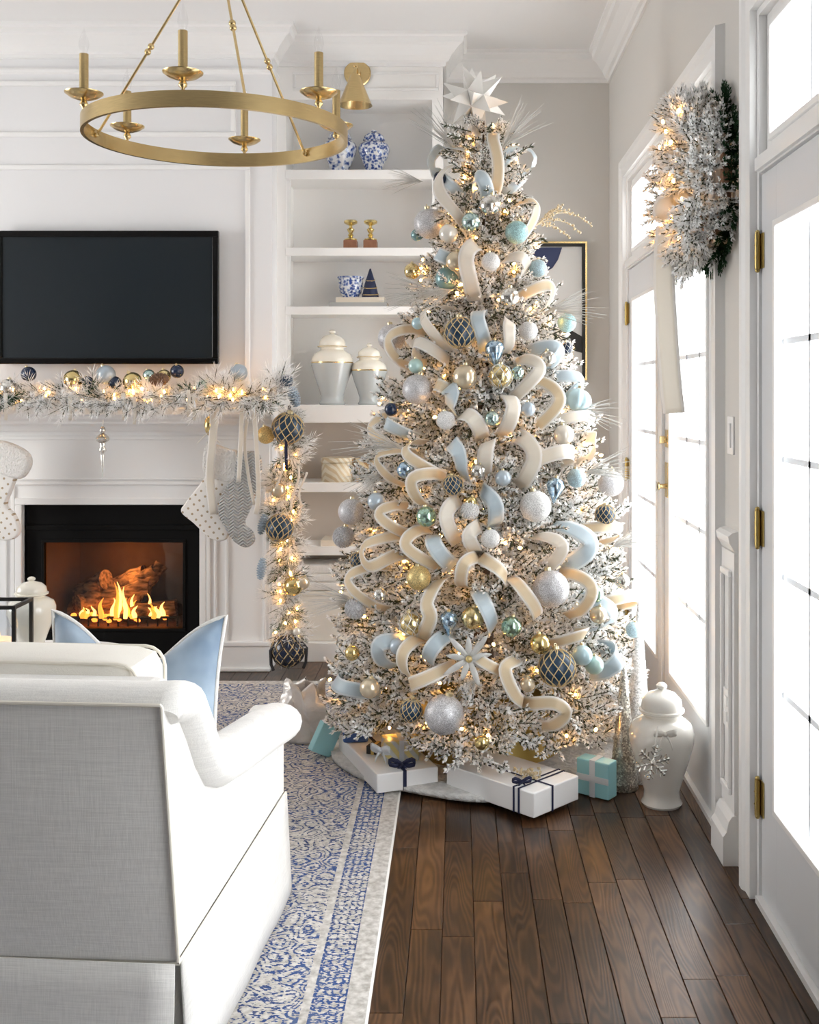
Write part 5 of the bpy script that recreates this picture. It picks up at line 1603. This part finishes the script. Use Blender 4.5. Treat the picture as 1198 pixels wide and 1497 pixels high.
# ------------------------------------------------------------------ ribbons on the tree
def ribbon_strip(path, normals, w, m, name, loc):
    """flat ribbon through the points; width lies across the path, face along the normals"""
    n = len(path); nx = 4
    vs, uv = [], []
    for i in range(n):
        t = (path[min(i + 1, n - 1)] - path[max(i - 1, 0)]).normalized(); s_ = t.cross(normals[i])
        s_ = s_.normalized() if s_.length > 1e-5 else t.orthogonal().normalized()
        for j in range(nx + 1):
            q = j / nx - .5
            vs.append(path[i] + s_ * (w * q) - loc); uv.append((j / nx, i / (n - 1)))
    fs = [(i * (nx + 1) + j, i * (nx + 1) + j + 1, (i + 1) * (nx + 1) + j + 1, (i + 1) * (nx + 1) + j) for i in range(n - 1) for j in range(nx)]
    me = bpy.data.meshes.new(name); me.from_pydata([tuple(v) for v in vs], [], fs)
    ul = me.uv_layers.new(name='UVMap')
    for lp in me.loops: ul.data[lp.index].uv = uv[lp.vertex_index]
    me.polygons.foreach_set('use_smooth', [True] * len(fs)); me.materials.append(MATS[m]); me.update()
    o = bpy.data.objects.new(name, me); COL.objects.link(o); o.location = loc
    so = o.modifiers.new('cloth', 'SOLIDIFY'); so.thickness = .0008
    return o
def spline(pts, n=18):
    """catmull-rom through tuples"""
    pts = [np.array(p, float) for p in pts]
    if len(pts) == 2: pts = [pts[0], (pts[0] + pts[1]) / 2, pts[1]]
    e = [2 * pts[0] - pts[1]] + pts + [2 * pts[-1] - pts[-2]]; out = []
    m = len(pts) - 1
    for k in range(n):
        t = k / (n - 1) * m; i = min(int(t), m - 1); f = t - i
        a, b, c_, d = e[i], e[i + 1], e[i + 2], e[i + 3]
        out.append(.5 * ((2 * b) + (c_ - a) * f + (2 * a - 5 * b + 4 * c_ - d) * f * f + (3 * b - a - 3 * c_ + d) * f ** 3))
    return out
C_, B_, I_ = 'ribbon_cream', 'ribbon_blue', 'ribbon_ivory'
# pixel path, width px, bulge out of the foliage (m), twist (deg start, end)
RIB = [
 (B_, [(690, 215), (655, 225), (641, 250), (655, 268)], 22, .05), (C_, [(725, 185), (718, 215), (724, 245), (730, 268)], 19, .06),
 (B_, [(742, 222), (762, 226), (772, 245), (760, 262)], 20, .05), (I_, [(688, 232), (662, 262), (656, 295), (678, 325)], 19, .07),
 (B_, [(688, 262), (704, 270), (716, 288)], 22, .05), (C_, [(764, 288), (774, 310), (773, 345)], 18, .05),
 (I_, [(700, 350), (686, 385), (690, 425)], 24, .06), (B_, [(640, 370), (650, 380), (668, 384)], 20, .05),
 (I_, [(735, 375), (758, 385), (772, 400)], 26, .05), (C_, [(770, 425), (795, 425), (806, 450)], 18, .05),
 (I_, [(645, 440), (630, 470), (646, 505)], 22, .06), (B_, [(702, 448), (700, 475), (710, 502)], 22, .06),
 (I_, [(748, 465), (740, 485), (746, 508)], 20, .06), (C_, [(600, 475), (582, 500), (578, 530)], 16, .05),
 (I_, [(600, 520), (620, 506), (642, 516)], 20, .05), (I_, [(765, 520), (780, 545), (760, 575)], 20, .06),
 (B_, [(788, 505), (806, 515), (812, 535)], 20, .05), (C_, [(792, 550), (806, 590), (788, 625)], 20, .06),
 (B_, [(820, 545), (840, 558), (842, 575)], 18, .04), (C_, [(632, 565), (645, 566), (660, 572)], 20, .04),
 (B_, [(650, 560), (664, 578), (655, 598)], 26, .05), (I_, [(668, 605), (690, 612), (706, 634)], 24, .05),
 (I_, [(740, 572), (746, 600), (740, 632)], 24, .06), (B_, [(656, 642), (674, 665), (676, 696)], 25, .06),
 (I_, [(716, 640), (710, 664), (708, 690)], 24, .06), (I_, [(758, 632), (772, 668), (768, 706)], 25, .07),
 (I_, [(782, 672), (815, 664), (846, 668)], 22, .06), (C_, [(568, 600), (555, 630), (570, 655)], 18, .05),
 (B_, [(566, 615), (574, 622), (586, 632)], 20, .04), (C_, [(590, 655), (566, 672), (570, 705)], 19, .06),
 (C_, [(602, 640), (606, 668), (636, 692)], 18, .06), (C_, [(640, 690), (615, 705), (612, 738)], 19, .07),
 (I_, [(668, 728), (658, 756), (664, 790)], 23, .06), (B_, [(702, 712), (722, 738), (726, 766)], 24, .05),
 (C_, [(575, 735), (566, 755), (585, 780)], 17, .05), (C_, [(612, 770), (606, 800), (634, 828)], 19, .07),
 (B_, [(632, 778), (642, 800), (656, 826)], 25, .05), (C_, [(580, 780), (548, 800), (555, 830), (582, 805)], 19, .07),
 (I_, [(702, 765), (688, 785), (694, 806)], 22, .05), (C_, [(672, 858), (682, 825), (700, 812)], 20, .06),
 (C_, [(700, 812), (726, 832), (744, 850)], 22, .07), (C_, [(750, 842), (768, 875), (792, 906)], 21, .06),
 (I_, [(795, 780), (812, 800), (806, 830)], 20, .06), (B_, [(826, 765), (850, 795), (842, 825)], 28, .06),
 (C_, [(838, 835), (852, 862), (850, 900)], 20, .06), (C_, [(545, 825), (528, 850), (545, 890)], 17, .07),
 (C_, [(642, 842), (632, 880), (636, 905), (612, 940)], 23, .07), (B_, [(698, 862), (712, 890), (724, 922)], 26, .06),
 (B_, [(862, 870), (884, 895), (890, 920)], 24, .05), (C_, [(806, 942), (836, 930), (862, 925)], 22, .06),
 (B_, [(655, 925), (640, 945), (622, 972)], 24, .06), (C_, [(610, 930), (600, 958), (595, 995)], 20, .07),
 (C_, [(592, 1004), (626, 992), (662, 972)], 22, .06), (B_, [(590, 935), (565, 942), (556, 975)], 24, .05),
 (B_, [(485, 985), (505, 1002), (530, 1012)], 22, .04), (C_, [(762, 962), (736, 975), (748, 1012), (770, 1030)], 20, .08),
 (C_, [(770, 1030), (800, 1026), (816, 1042), (806, 1066)], 20, .08), (B_, [(905, 945), (892, 965), (886, 985)], 26, .05),
 (I_, [(870, 635), (858, 650), (868, 672)], 18, .05), (C_, [(868, 770), (892, 775), (905, 790)], 18, .05),
 (C_, [(690, 955), (712, 970), (738, 985)], 17, .06), (I_, [(828, 610), (852, 612), (866, 628)], 18, .04),
 (C_, [(890, 880), (912, 872), (930, 882)], 18, .05), (C_, [(632, 300), (618, 318), (615, 335)], 15, .03),
]
RN = {C_: ('cream ribbon loop with gold centre band', 'cream ribbon loops on the tree'), B_: ('pale blue satin ribbon loop', 'pale blue ribbon loops on the tree'), I_: ('plain ivory sheer ribbon loop', 'ivory ribbon loops on the tree')}
used = set()
for (m, pts, w, bul) in RIB:
    pp = spline(pts, 18); path, nm = [], []
    for i, (x, y) in enumerate(pp):
        t = i / 17; q, n = on_tree(x, y, -.085 + (bul + .075) * math.sin(math.pi * t) ** .42); path.append(q); nm.append(n)
    mid = path[9]
    tw0 = math.radians(R.uniform(-40, 40)); tw1 = math.radians(R.uniform(-40, 40))
    for i in range(18):
        tg = (path[min(i + 1, 17)] - path[max(i - 1, 0)]).normalized()
        nm[i] = Matrix.Rotation(tw0 + (tw1 - tw0) * i / 17, 3, tg) @ nm[i]
    o = ribbon_strip(path, nm, w * mid.y / F_PX, m, 'ribbon_loop', mid.copy())
    lev, sd = zone(mid, None); ds, gr = RN[m]
    cand = sorted(((math.hypot(q[0] - pp[9][0], q[1] - pp[9][1]), q) for q in TREE_ORN), key=lambda a: a[0])
    lab = None
    for dd, q in cand[:5]:
        rel = ('above' if q[1] > pp[9][1] + 12 else 'below' if q[1] < pp[9][1] - 12 else 'beside')
        l_ = f'{ds} {lev}, {rel} the {q[4]}'
        if l_ not in used and len(l_.split()) <= 16: lab = l_; break
    lab = lab or f'{ds} tucked {lev} on the tree'
    used.add(lab); tag(o, lab, 'ribbon', gr)

# ------------------------------------------------------------------ sprays
def spray_mesh(name, seed, n, L, spread, m, th=.0013, bend=.12):
    r = random.Random(seed); g = G()
    for i in range(n):
        a = math.radians(r.uniform(-spread, spread)); b = math.radians(r.uniform(-spread * .5, spread * .5)); l = L * r.uniform(.55, 1)
        d = Vector((math.cos(a) * math.cos(b), math.sin(b), math.sin(a) * math.cos(b)))
        s0 = Vector((.06 * L * i / n * 3, 0, 0))
        pts = [s0 + d * l * t + Vector((0, 0, -bend * l * t * t)) for t in (0, .35, .7, 1)]
        g.tube(pts, [th, th, th * .8, th * .4], 4, cap=False)
    o = g.build(name, m, world=False); me = o.data; bpy.data.objects.remove(o); return me
SP = [spray_mesh('pine_spray', 40 + k, 30, .21, 26, 'spray_silver') for k in range(3)]
def aim(o, d):
    o.rotation_euler = Vector(d).to_track_quat('X', 'Z').to_euler()
for (x, y, dx, dz, s_, lab) in ((668, 222, -.55, .8, 1.1, 'silver pine spray fanning from the treetop toward the bookcase'), (735, 215, .6, .85, 1.0, 'silver pine spray fanning from the treetop toward the window'),
        (640, 425, -1, .1, 1.0, 'silver pine spray pointing at the shelf of stacked books'), (660, 420, -.7, -.2, .8, 'silver pine spray over the dark teal bauble'),
        (800, 455, 1, .25, 1.0, 'silver pine spray in front of the framed print'), (585, 655, -1, .3, 1.1, 'silver pine spray above the keepsake boxes'),
        (845, 600, 1, .05, .8, 'silver pine spray beside the ribbed aqua bauble'), (860, 690, 1, .3, .9, 'silver pine spray reaching toward the glass doors'),
        (560, 690, -.8, -.3, .8, 'silver pine spray hiding the tan keepsake box'), (900, 800, 1, .5, .8, 'silver pine spray below the clear silver ball'),
        (520, 880, -1, .2, .9, 'silver pine spray beside the folded throw'), (700, 985, -.3, -.4, .6, 'silver pine spray low on the tree above the largest silver ball'),
        (612, 262, -.9, .1, .7, 'short silver pine spray high on the tree beside the bookcase')):
    p, n = on_tree(x, y, -.02)
    o = link('pine_spray', R.choice(SP), None, p); o.scale = (s_,) * 3; aim(o, (dx, -.25, dz)); tag(o, lab, 'pine spray', 'silver pine sprays on the tree')
# gold berry spray to the right
t = thing('berry_spray', 'champagne gold berry spray arching from the tree toward the wall', 'spray', on_tree(786, 328)[0])
c = t.location; base = []
for (ex, ez, hz) in ((.22, .0, .05), (.17, -.02, .03), (.10, .085, .0), (.14, .05, .03), (.13, -.045, .02)):
    pts = [c + Vector((ex * q, .06 * q, ez * q + hz * 4 * q * (1 - q))) for q in np.linspace(0, 1, 9)]
    G().tube(pts, .0015, 5).build('stem', 'spray_gold', t)
    g = G()
    for q in np.linspace(.15, 1, 22):
        p = c + Vector((ex * q, .06 * q, ez * q + hz * 4 * q * (1 - q))); g.ball(p + Vector((R.uniform(-.006, .006), R.uniform(-.006, .006), R.uniform(-.008, .008))), R.uniform(.003, .0052), 6, 5)
    g.build('berries', 'spray_gold', t)['kind'] = 'stuff'
# silver poinsettia low on the front
t = thing('poinsettia', 'silver glitter leaf poinsettia low on the tree', 'flower', on_tree(687, 962, .03)[0])
c = t.location
g0 = None
for k in range(9):
    a = 2 * math.pi * k / 9 + .2; l = .105 if k % 2 else .08
    d = Vector((math.cos(a), -.25, math.sin(a))).normalized(); s_ = d.cross(Vector((0, 1, 0))).normalized()
    vs, fs = [], []
    for i in range(7):
        q = i / 6; w_ = .011 * math.sin(math.pi * min(1, q * .93 + .05)) ** .8
        p = c + d * l * q + Vector((0, .015 * q * q, 0)); vs += [p - s_ * w_, p + Vector((0, .003, 0)), p + s_ * w_]
    for i in range(6):
        for j in range(2): fs.append((i * 3 + j, i * 3 + j + 1, i * 3 + j + 4, i * 3 + j + 3))
    g = G(); g.add(vs, fs, True); o = g.build('petal', 'spray_silver', t); so = o.modifiers.new('c', 'SOLIDIFY'); so.thickness = .001
G().ball(c + Vector((0, -.01, 0)), .012, 8, 6).build('centre', 'orn_gold_glitter', t)

# ------------------------------------------------------------------ garlands
GS = [needle_mesh('branch', [((0, 0, 0), (.16, 0, 0)), ((.04, 0, 0), (.12, .07, .02)), ((.05, 0, 0), (.13, -.07, .02)), ((.08, 0, 0), (.15, .03, .05))], 'flocked_needles', nl=(.055, .09), nw=.0016, per_m=260, flock=(.45, 1.0)),
      needle_mesh('branch', [((0, 0, 0), (.15, 0, .01)), ((.03, 0, 0), (.10, .06, 0)), ((.03, 0, 0), (.11, -.05, .03))], 'flocked_needles', nl=(.022, .034), nw=.0022, per_m=420, flock=(.2, 1.0)),
      needle_mesh('branch', [((0, 0, 0), (.14, 0, 0)), ((.03, 0, 0), (.11, .05, .03)), ((.05, 0, 0), (.12, -.05, 0))], 'green_needles', nl=(.03, .05), nw=.0017, per_m=260, flock=(.1, .9))]
yg, zg = 5.44, 1.352
gl = thing('mantel_garland', 'frosted pine garland with fairy lights along the mantel shelf', 'garland', (-1.75, yg, 1.33))
G().tube([(x, yg, 1.365 + .008 * math.sin(x * 9)) for x in np.linspace(-2.60, -.90, 40)], .009, 6).build('garland_wire', 'bark', gl)
for i in range(190):
    x = -2.58 + 1.68 * (i + R.random()) / 190
    o = link('branch', R.choice(GS[:2] * 3 + GS[2:]), gl, (x + 1.75, R.uniform(-.09, .03), R.uniform(.03, .06)))
    a = R.choice((0, 0, math.pi)) + R.uniform(-.6, .6); s_ = R.uniform(.7, 1.0)
    o.scale = (s_,) * 3
    dn = R.random()
    if dn < .36: d = (R.uniform(-.6, .6), -.8, R.uniform(-1.1, -.3))
    elif dn < .55: d = (R.uniform(-1, 1), -.5, R.uniform(.2, .55))
    else: d = (math.cos(a), -.35 + .3 * math.sin(a), R.uniform(-.1, .3))
    if d[2] < 0: o.location.y = -.14 ; o.location.z = .05
    aim(o, d)
for i in range(5):
    o = link('branch', GS[0], gl, (-.95 + 1.75 + R.uniform(-.1, .05), -.03, .06)); aim(o, (R.uniform(.2, 1), -.4, R.uniform(-.1, .8))); o.scale = (1.1,) * 3
for i in range(60):
    o = link('light_bulb', BULB, gl, (R.uniform(-2.5, -.92) + 1.75, R.uniform(-.16, -.02), R.uniform(.025, .10)))
# tulle ribbon on the mantel garland
for k, (x, y) in enumerate(((8, 590), (102, 590), (180, 590), (196, 596), (275, 585), (283, 590))):
    p0 = P(x, y, 5.24); path = [p0 + Vector((.01 * math.sin(3 * q), -.02 * math.sin(math.pi * q), .05 - .13 * q)) for q in np.linspace(0, 1, 10)]
    o = ribbon_strip(path, [Vector((.3, -1, 0))] * 10, .018, I_, 'ribbon_tail', p0); tag(o, 'sheer ivory ribbon tail in the mantel garland, ' + ('by the silver glass bauble', 'under the swirled navy bauble', 'under the frosted grey-blue bauble', 'under the gold bauble next to the pinecone', 'between pinecone and mint bauble', 'just under the mint bauble')[k], 'ribbon', 'ribbon tails in the mantel garland')
MG = [
 (12, 568, 14, 'orn_silver_mercury', 'silver glass bauble at the garland end away from the bookcase'), (42, 547, 11, 'orn_navy', 'navy bauble in the mantel garland beside the silver glass bauble'),
 (107, 555, 14, 'orn_gold', 'gold bauble in mantel garland next to a swirled navy bauble'), (128, 560, 10, 'orn_navy', 'swirled navy bauble in mantel garland between gold and grey-blue'),
 (155, 548, 14, 'orn_greyblue', 'frosted grey-blue bauble in mantel garland, near the icicle'), (168, 560, 10, 'orn_navy', 'navy bauble tucked under the frosted grey-blue bauble'),
 (194, 558, 14, 'orn_gold', 'gold bauble in mantel garland next to the pinecone'), (259, 543, 10, 'orn_navy', 'shiny navy bauble on mantel garland by the mint bauble'),
 (298, 567, 12, 'orn_mint', 'mint green bauble in the mantel garland'), (349, 545, 13, 'orn_greyblue', 'glossy grey-blue bauble standing high above the stockings'),
 (419, 557, 10, 'orn_net_blue', 'small navy bauble at the mantel corner beside the urns'), (218, 549, 9, 'orn_aqua_mercury', 'small aqua bauble in the mantel garland'),
 (240, 550, 10, 'orn_gold_mercury', 'small gold glass bauble in the mantel garland')]
for (x, y, r, m, lab) in MG:
    p = P(x, y, 5.37); bauble(p, r * 5.37 / F_PX, m, '', lab, group='baubles on the mantel garland')
def pinecone(p, L, r, m, lab, d=(0, 0, -1)):
    g = G(); n = 9
    g.lathe([(r * .3, 0), (r * .6, -L * .2), (r * .62, -L * .6), (r * .2, -L)], 10)
    for i in range(n):
        z = -L * (i + .4) / n; rr = r * math.sin(math.pi * (.18 + .74 * i / n)) ; k = 9
        for j in range(k):
            a = 2 * math.pi * (j + .5 * (i % 2)) / k
            c = (rr * .8 * math.cos(a), rr * .8 * math.sin(a), z)
            g.ball(c, r * .26, 6, 4, (1, 1, .55))
    o = g.build('pinecone', m, None, loc=p, world=False)
    o.rotation_euler = Vector(d).to_track_quat('-Z', 'Y').to_euler()
    tag(o, lab, 'pinecone')
pinecone(P(222, 556, 5.36), .09, .035, 'pinecone_brown', 'brown frosted pinecone in the mantel garland', (1, -.4, .1))
pinecone(P(426, 566, 5.34), .10, .03, 'pinecone_blue', 'pale blue pinecone hanging at the mantel corner', (.3, 0, -1))

# hanging garland at the mantel's end
yh = 5.42
xh = (420 - VX) * yh / F_PX
hg = thing('hanging_garland', 'frosted pine garland hanging from the mantel corner to the floor', 'garland', (xh, yh, .10))
hx = lambda z: xh + .012 * math.sin(z * 6)
G().tube([(hx(z), yh, z) for z in np.linspace(.14, 1.34, 24)], .008, 6).build('garland_wire', 'bark', hg)
for i in range(170):
    z = .16 + 1.16 * (i + R.random()) / 170
    o = link('branch', R.choice(GS), hg, (hx(z) - xh, 0, z - .1)); s_ = R.uniform(.55, .9); o.scale = (s_,) * 3
    aim(o, (R.uniform(-.75, .9), R.uniform(-1, -.2), R.uniform(-1.0, .25)))
for i in range(34):
    z = .18 + 1.14 * (i + R.random()) / 34
    link('light_bulb', BULB, hg, (hx(z) - xh + R.uniform(-.06, .06), R.uniform(-.10, -.04), z - .1))
HG = [
 (421, 626, 23, 'orn_net_blue', 'big navy ball in gold netting at the top of the hanging garland', NETG, None), (389, 636, 13, 'orn_gold_glitter', 'gold glitter bauble beside the big navy ball on the garland', None, None),
 (407, 717, 11, 'orn_champagne', 'copper bauble in the upper hanging garland', None, None), (409, 772, 20, 'orn_net_blue', 'navy ball in gold netting halfway down the hanging garland', NETG, None),
 (429, 857, 14, 'orn_gold', 'glowing gold bauble in the lower hanging garland', None, None), (443, 852, 10, 'orn_champagne', 'small champagne bauble behind the glowing gold bauble', None, None),
 (434, 923, 6, 'orn_pearl', 'tiny pearl bauble above the black roped ball', None, None)]
for (x, y, r, m, lab, nt_, sh) in HG:
    p = P(x, y, yh - .10); bauble(p, r * (yh - .1) / F_PX, m, '', lab, net=nt_, shape=sh, group='baubles on the hanging garland')
p = P(421, 950, yh - .05); rr = 24 * (yh - .05) / F_PX
fb_ = bauble(p, rr, 'orn_navy', '', 'dark glass float ball in black rope net above the floor', 'glass float', net=NETD, cap=False, name='glass_float', tilt=(0, 0, .3))
link('gold_net', NETG, fb_)
g = G()
for s_ in (-1, 1): g.tube([(s_ * .75, -.3, .55), (s_ * 1.1, -.35, .1), (s_ * 1.05, -.3, -.75), (s_ * .9, -.25, -1.12)], .10, 6)
g.build('rope_handle', 'rope_dark', fb_, world=False)
pinecone(P(388, 752, 5.31), .10, .024, 'pinecone_blue', 'pale blue pinecone beside the navy ball on the hanging garland', (-.25, 0, -1))
pinecone(P(385, 816, 5.31), .105, .024, 'pinecone_blue', 'pale blue pinecone lower down the hanging garland', (-.15, 0, -1))
p0 = P(419, 605, 5.29); path = [p0 + Vector((0, -.015 * math.sin(3 * q), -.27 * q)) for q in np.linspace(0, 1, 10)]
tag(ribbon_strip(path, [Vector((0, -1, 0))] * 10, .015, 'navy_ribbon', 'navy_ribbon_tail', p0), 'navy ribbon tail hanging down over the big netted ball', 'ribbon')
for k, (x, y, l) in enumerate(((408, 660, .18), (432, 680, .22), (444, 690, .16))):
    p0 = P(x, y, 5.30); path = [p0 + Vector((.02 * math.sin(4 * q + k), -.01, -l * q)) for q in np.linspace(0, 1, 12)]
    tag(ribbon_strip(path, [Vector((.2, -1, 0))] * 12, .010, I_, 'ribbon_tail', p0), 'thin ivory ribbon streamer in the hanging garland, ' + ('over the copper bauble', 'just below the navy ribbon tail', 'nearest the octagonal keepsake box')[k], 'ribbon', 'streamers in the hanging garland')

# ------------------------------------------------------------------ stockings and hangings at the mantel
def outline_obj(name, pts, d, th, m, parent, bev=.014):
    q = [P(x, y, d) for x, y in pts]; n = len(q)
    sp = spline([tuple(v) for v in q + [q[0]]], n * 4 + 1)[:-1]
    n = len(sp); vs = [(a[0], a[1] - th / 2, a[2]) for a in sp] + [(a[0], a[1] + th / 2, a[2]) for a in sp]
    g = G(); g.add(vs, [tuple(range(n)), tuple(reversed(range(n, 2 * n)))] + [((i + 1) % n, i, n + i, n + (i + 1) % n) for i in range(n)])
    o = g.build(name, m, parent, bevel=bev, seg=3)
    for p_ in o.data.polygons: p_.use_smooth = True
    return o
ds = 5.34
st = thing('christmas_stocking', 'white christmas stocking with gold studs and fur cuff by the gold bell', 'stocking', P(325, 715, ds))
outline_obj('stocking_body', [(306, 690), (345, 700), (338, 725), (322, 745), (328, 760), (336, 778), (328, 790), (308, 786), (285, 765), (266, 748), (272, 735), (290, 712)], ds, .045, 'stocking_dots', st)
outline_obj('cuff', [(304, 645), (330, 655), (348, 662), (349, 690), (346, 704), (318, 700), (300, 690), (299, 665)], ds, .06, 'fur_white', st, .02)
st2 = thing('christmas_stocking', 'grey knitted christmas stocking hanging beside the hanging garland', 'stocking', P(352, 720, ds - .02))
outline_obj('stocking_body', [(350, 690), (378, 688), (376, 718), (366, 745), (358, 765), (370, 778), (372, 792), (360, 800), (342, 790), (328, 768), (320, 745), (326, 720), (340, 700)], ds - .055, .045, 'stocking_grey', st2)
outline_obj('cuff', [(348, 660), (378, 662), (380, 694), (346, 694)], ds - .055, .05, 'stocking_grey', st2)
st3 = thing('christmas_stocking', 'white studded christmas stocking with fluffy cuff at the mantel end', 'stocking', P(5, 720, ds))
outline_obj('stocking_body', [(-22, 680), (22, 690), (18, 715), (10, 738), (22, 752), (30, 775), (20, 788), (0, 788), (-30, 770), (-50, 750), (-38, 720)], ds, .045, 'stocking_dots', st3)
outline_obj('cuff', [(-24, 645), (8, 645), (40, 660), (46, 680), (30, 700), (-10, 690), (-26, 680)], ds, .06, 'fur_white', st3, .02)
for lab, pts, w, d in (('wide cream ribbon hanging over the studded stocking', [(316, 585), (311, 640), (307, 700), (312, 752)], 13, ds - .05), ('ivory ribbon tail between the two stockings', [(354, 585), (352, 650), (349, 705)], 7, ds - .10),
                  ('long ivory ribbon tail beside the grey stocking', [(370, 585), (375, 650), (378, 720), (374, 752)], 7, ds - .10), ('thin peach-lit ribbon tail beside the hanging garland', [(362, 610), (358, 650), (364, 700), (372, 738)], 5, ds - .09)):
    q = spline(pts, 14); path = [P(x, y, d) for x, y in q]
    tag(ribbon_strip(path, [Vector((.15 * math.sin(i), -1, 0)) for i in range(14)], w * d / F_PX, I_, 'hanging_ribbon', path[7].copy()), lab, 'ribbon')
# gold bell
p = P(306, 622, ds - .03); be = thing('gold_bell', 'small gold bell hanging from the mantel garland', 'bell', p)
G().lathe([(.002, .045), (.012, .042), (.02, .03), (.024, .0), (.018, -.03), (.004, -.05)], 20, p).build('bell_body', 'orn_gold', be)
G().tube([p + Vector((0, 0, .04)), p + Vector((.003, 0, .07))], .003, 6).build('hanger', 'rope', be)
for s_ in (-1, 1): G().tube([p + Vector((0, -.01, -.03)), p + Vector((s_ * .03, -.015, -.06)), p + Vector((s_ * .055, -.01, -.085))], .003, 6).build('cord', 'tulle', be)
# icicle finial
p = P(150, 650, ds); ic = thing('icicle_ornament', 'silver mercury-glass icicle finial hanging below the mantel shelf', 'ornament', p)
G().lathe([(.004, .09), (.010, .085), (.015, .07), (.010, .056), (.018, .05), (.030, .036), (.033, .028), (.028, .018), (.014, .008), (.012, -.01), (.018, -.02), (.018, -.03), (.010, -.04), (.010, -.05), (.007, -.09), (.004, -.13), (.001, -.165)], 24, p).build('finial', 'orn_silver_mercury', ic)
g = G().tube([p + Vector((0, 0, .088)), p + Vector((.004, 0, .12))], .002, 6); g.build('hanger', 'tulle', ic)

# ------------------------------------------------------------------ wreath on the wall between the doors
wx, wy, wz = .735, 3.46, P(1010, 262, 3.42).z
wr = thing('wreath', 'round frosted pine wreath with fairy lights on the glass door wall', 'wreath', (wx, wy, wz))
G().tube([(.07, .17 * math.cos(a), .17 * math.sin(a)) for a in np.linspace(0, 6.2832, 40, endpoint=False)], .018, 8, closed=True).build('wreath_ring', 'pinecone_brown', wr, world=False)
WS = needle_mesh('branch', [((0, 0, 0), (.12, 0, 0)), ((.03, 0, 0), (.085, .05, .015)), ((.03, 0, 0), (.085, -.05, .015)), ((.05, 0, 0), (.09, 0, .045))], 'flocked_needles', nl=(.02, .032), nw=.0036, per_m=380, flock=(.25, 1.05))
WG = needle_mesh('branch', [((0, 0, 0), (.12, 0, 0)), ((.03, 0, 0), (.09, .04, .0)), ((.03, 0, 0), (.09, -.04, .0))], 'green_needles', nl=(.02, .03), nw=.0026, per_m=420, flock=(0, .6))
for i in range(240):
    a = 2 * math.pi * (i + R.random() * .8) / 240 * 5; rr = R.uniform(.06, .25)
    back = i % 5 == 0
    o = link('branch', WG if back else WS, wr, (.075 if back else R.uniform(-.05, .05), rr * math.cos(a), rr * math.sin(a)))
    radial = Vector((0, math.cos(a), math.sin(a))); tang = Vector((0, -math.sin(a), math.cos(a)))
    k = (rr - .165) / .07
    d = radial * (k * .9 + R.uniform(-.2, .3)) + tang * R.uniform(-.6, .8) + Vector((0.05 if back else R.uniform(-.8, -.2), 0, 0))
    if i % 5 in (1, 3) :
        d = radial + tang * R.uniform(-.6, .6) + Vector((R.uniform(-.5, .1), 0, 0)); o.location = (R.uniform(-.05, .075), .19 * math.cos(a), .19 * math.sin(a))
    if back: d = radial + tang * R.uniform(-.5, .5); o.location = (.075, .2 * math.cos(a), .2 * math.sin(a))
    o.scale = (.85,) * 3; aim(o, d)
for i in range(22):
    a = i * 2.4; rr = R.uniform(.10, .27); o = link('light_bulb', BULB, wr, (R.uniform(-.105, -.05) + .25 * max(0, rr - .2), rr * math.cos(a), rr * math.sin(a))); o.scale = (.9,) * 3
bc = P(972, 318, 3.50)
def wide_ribbon(lab, pts, w):
    q = spline(pts, 22); path = [Vector(a) for a in q]
    nm = [Vector((-.75, -.66, 0)) for i in range(22)]
    o = ribbon_strip(path, nm, w, I_, 'wreath_ribbon', path[0].copy()); tag(o, lab, 'ribbon')
    return o
def pp_(x, y, d): return tuple(P(x, y, d))
wide_ribbon('long sheer ivory ribbon tail hanging below the wreath', [pp_(975, 330, 3.50), pp_(971, 400, 3.50), pp_(975, 480, 3.48), pp_(981, 560, 3.46), pp_(986, 604, 3.46)], .085)
wide_ribbon('ivory ribbon bow loop tied low on the wreath', [pp_(978, 322, 3.44), pp_(968, 306, 3.42), pp_(985, 290, 3.40), pp_(1002, 308, 3.42), pp_(990, 325, 3.46)], .075)
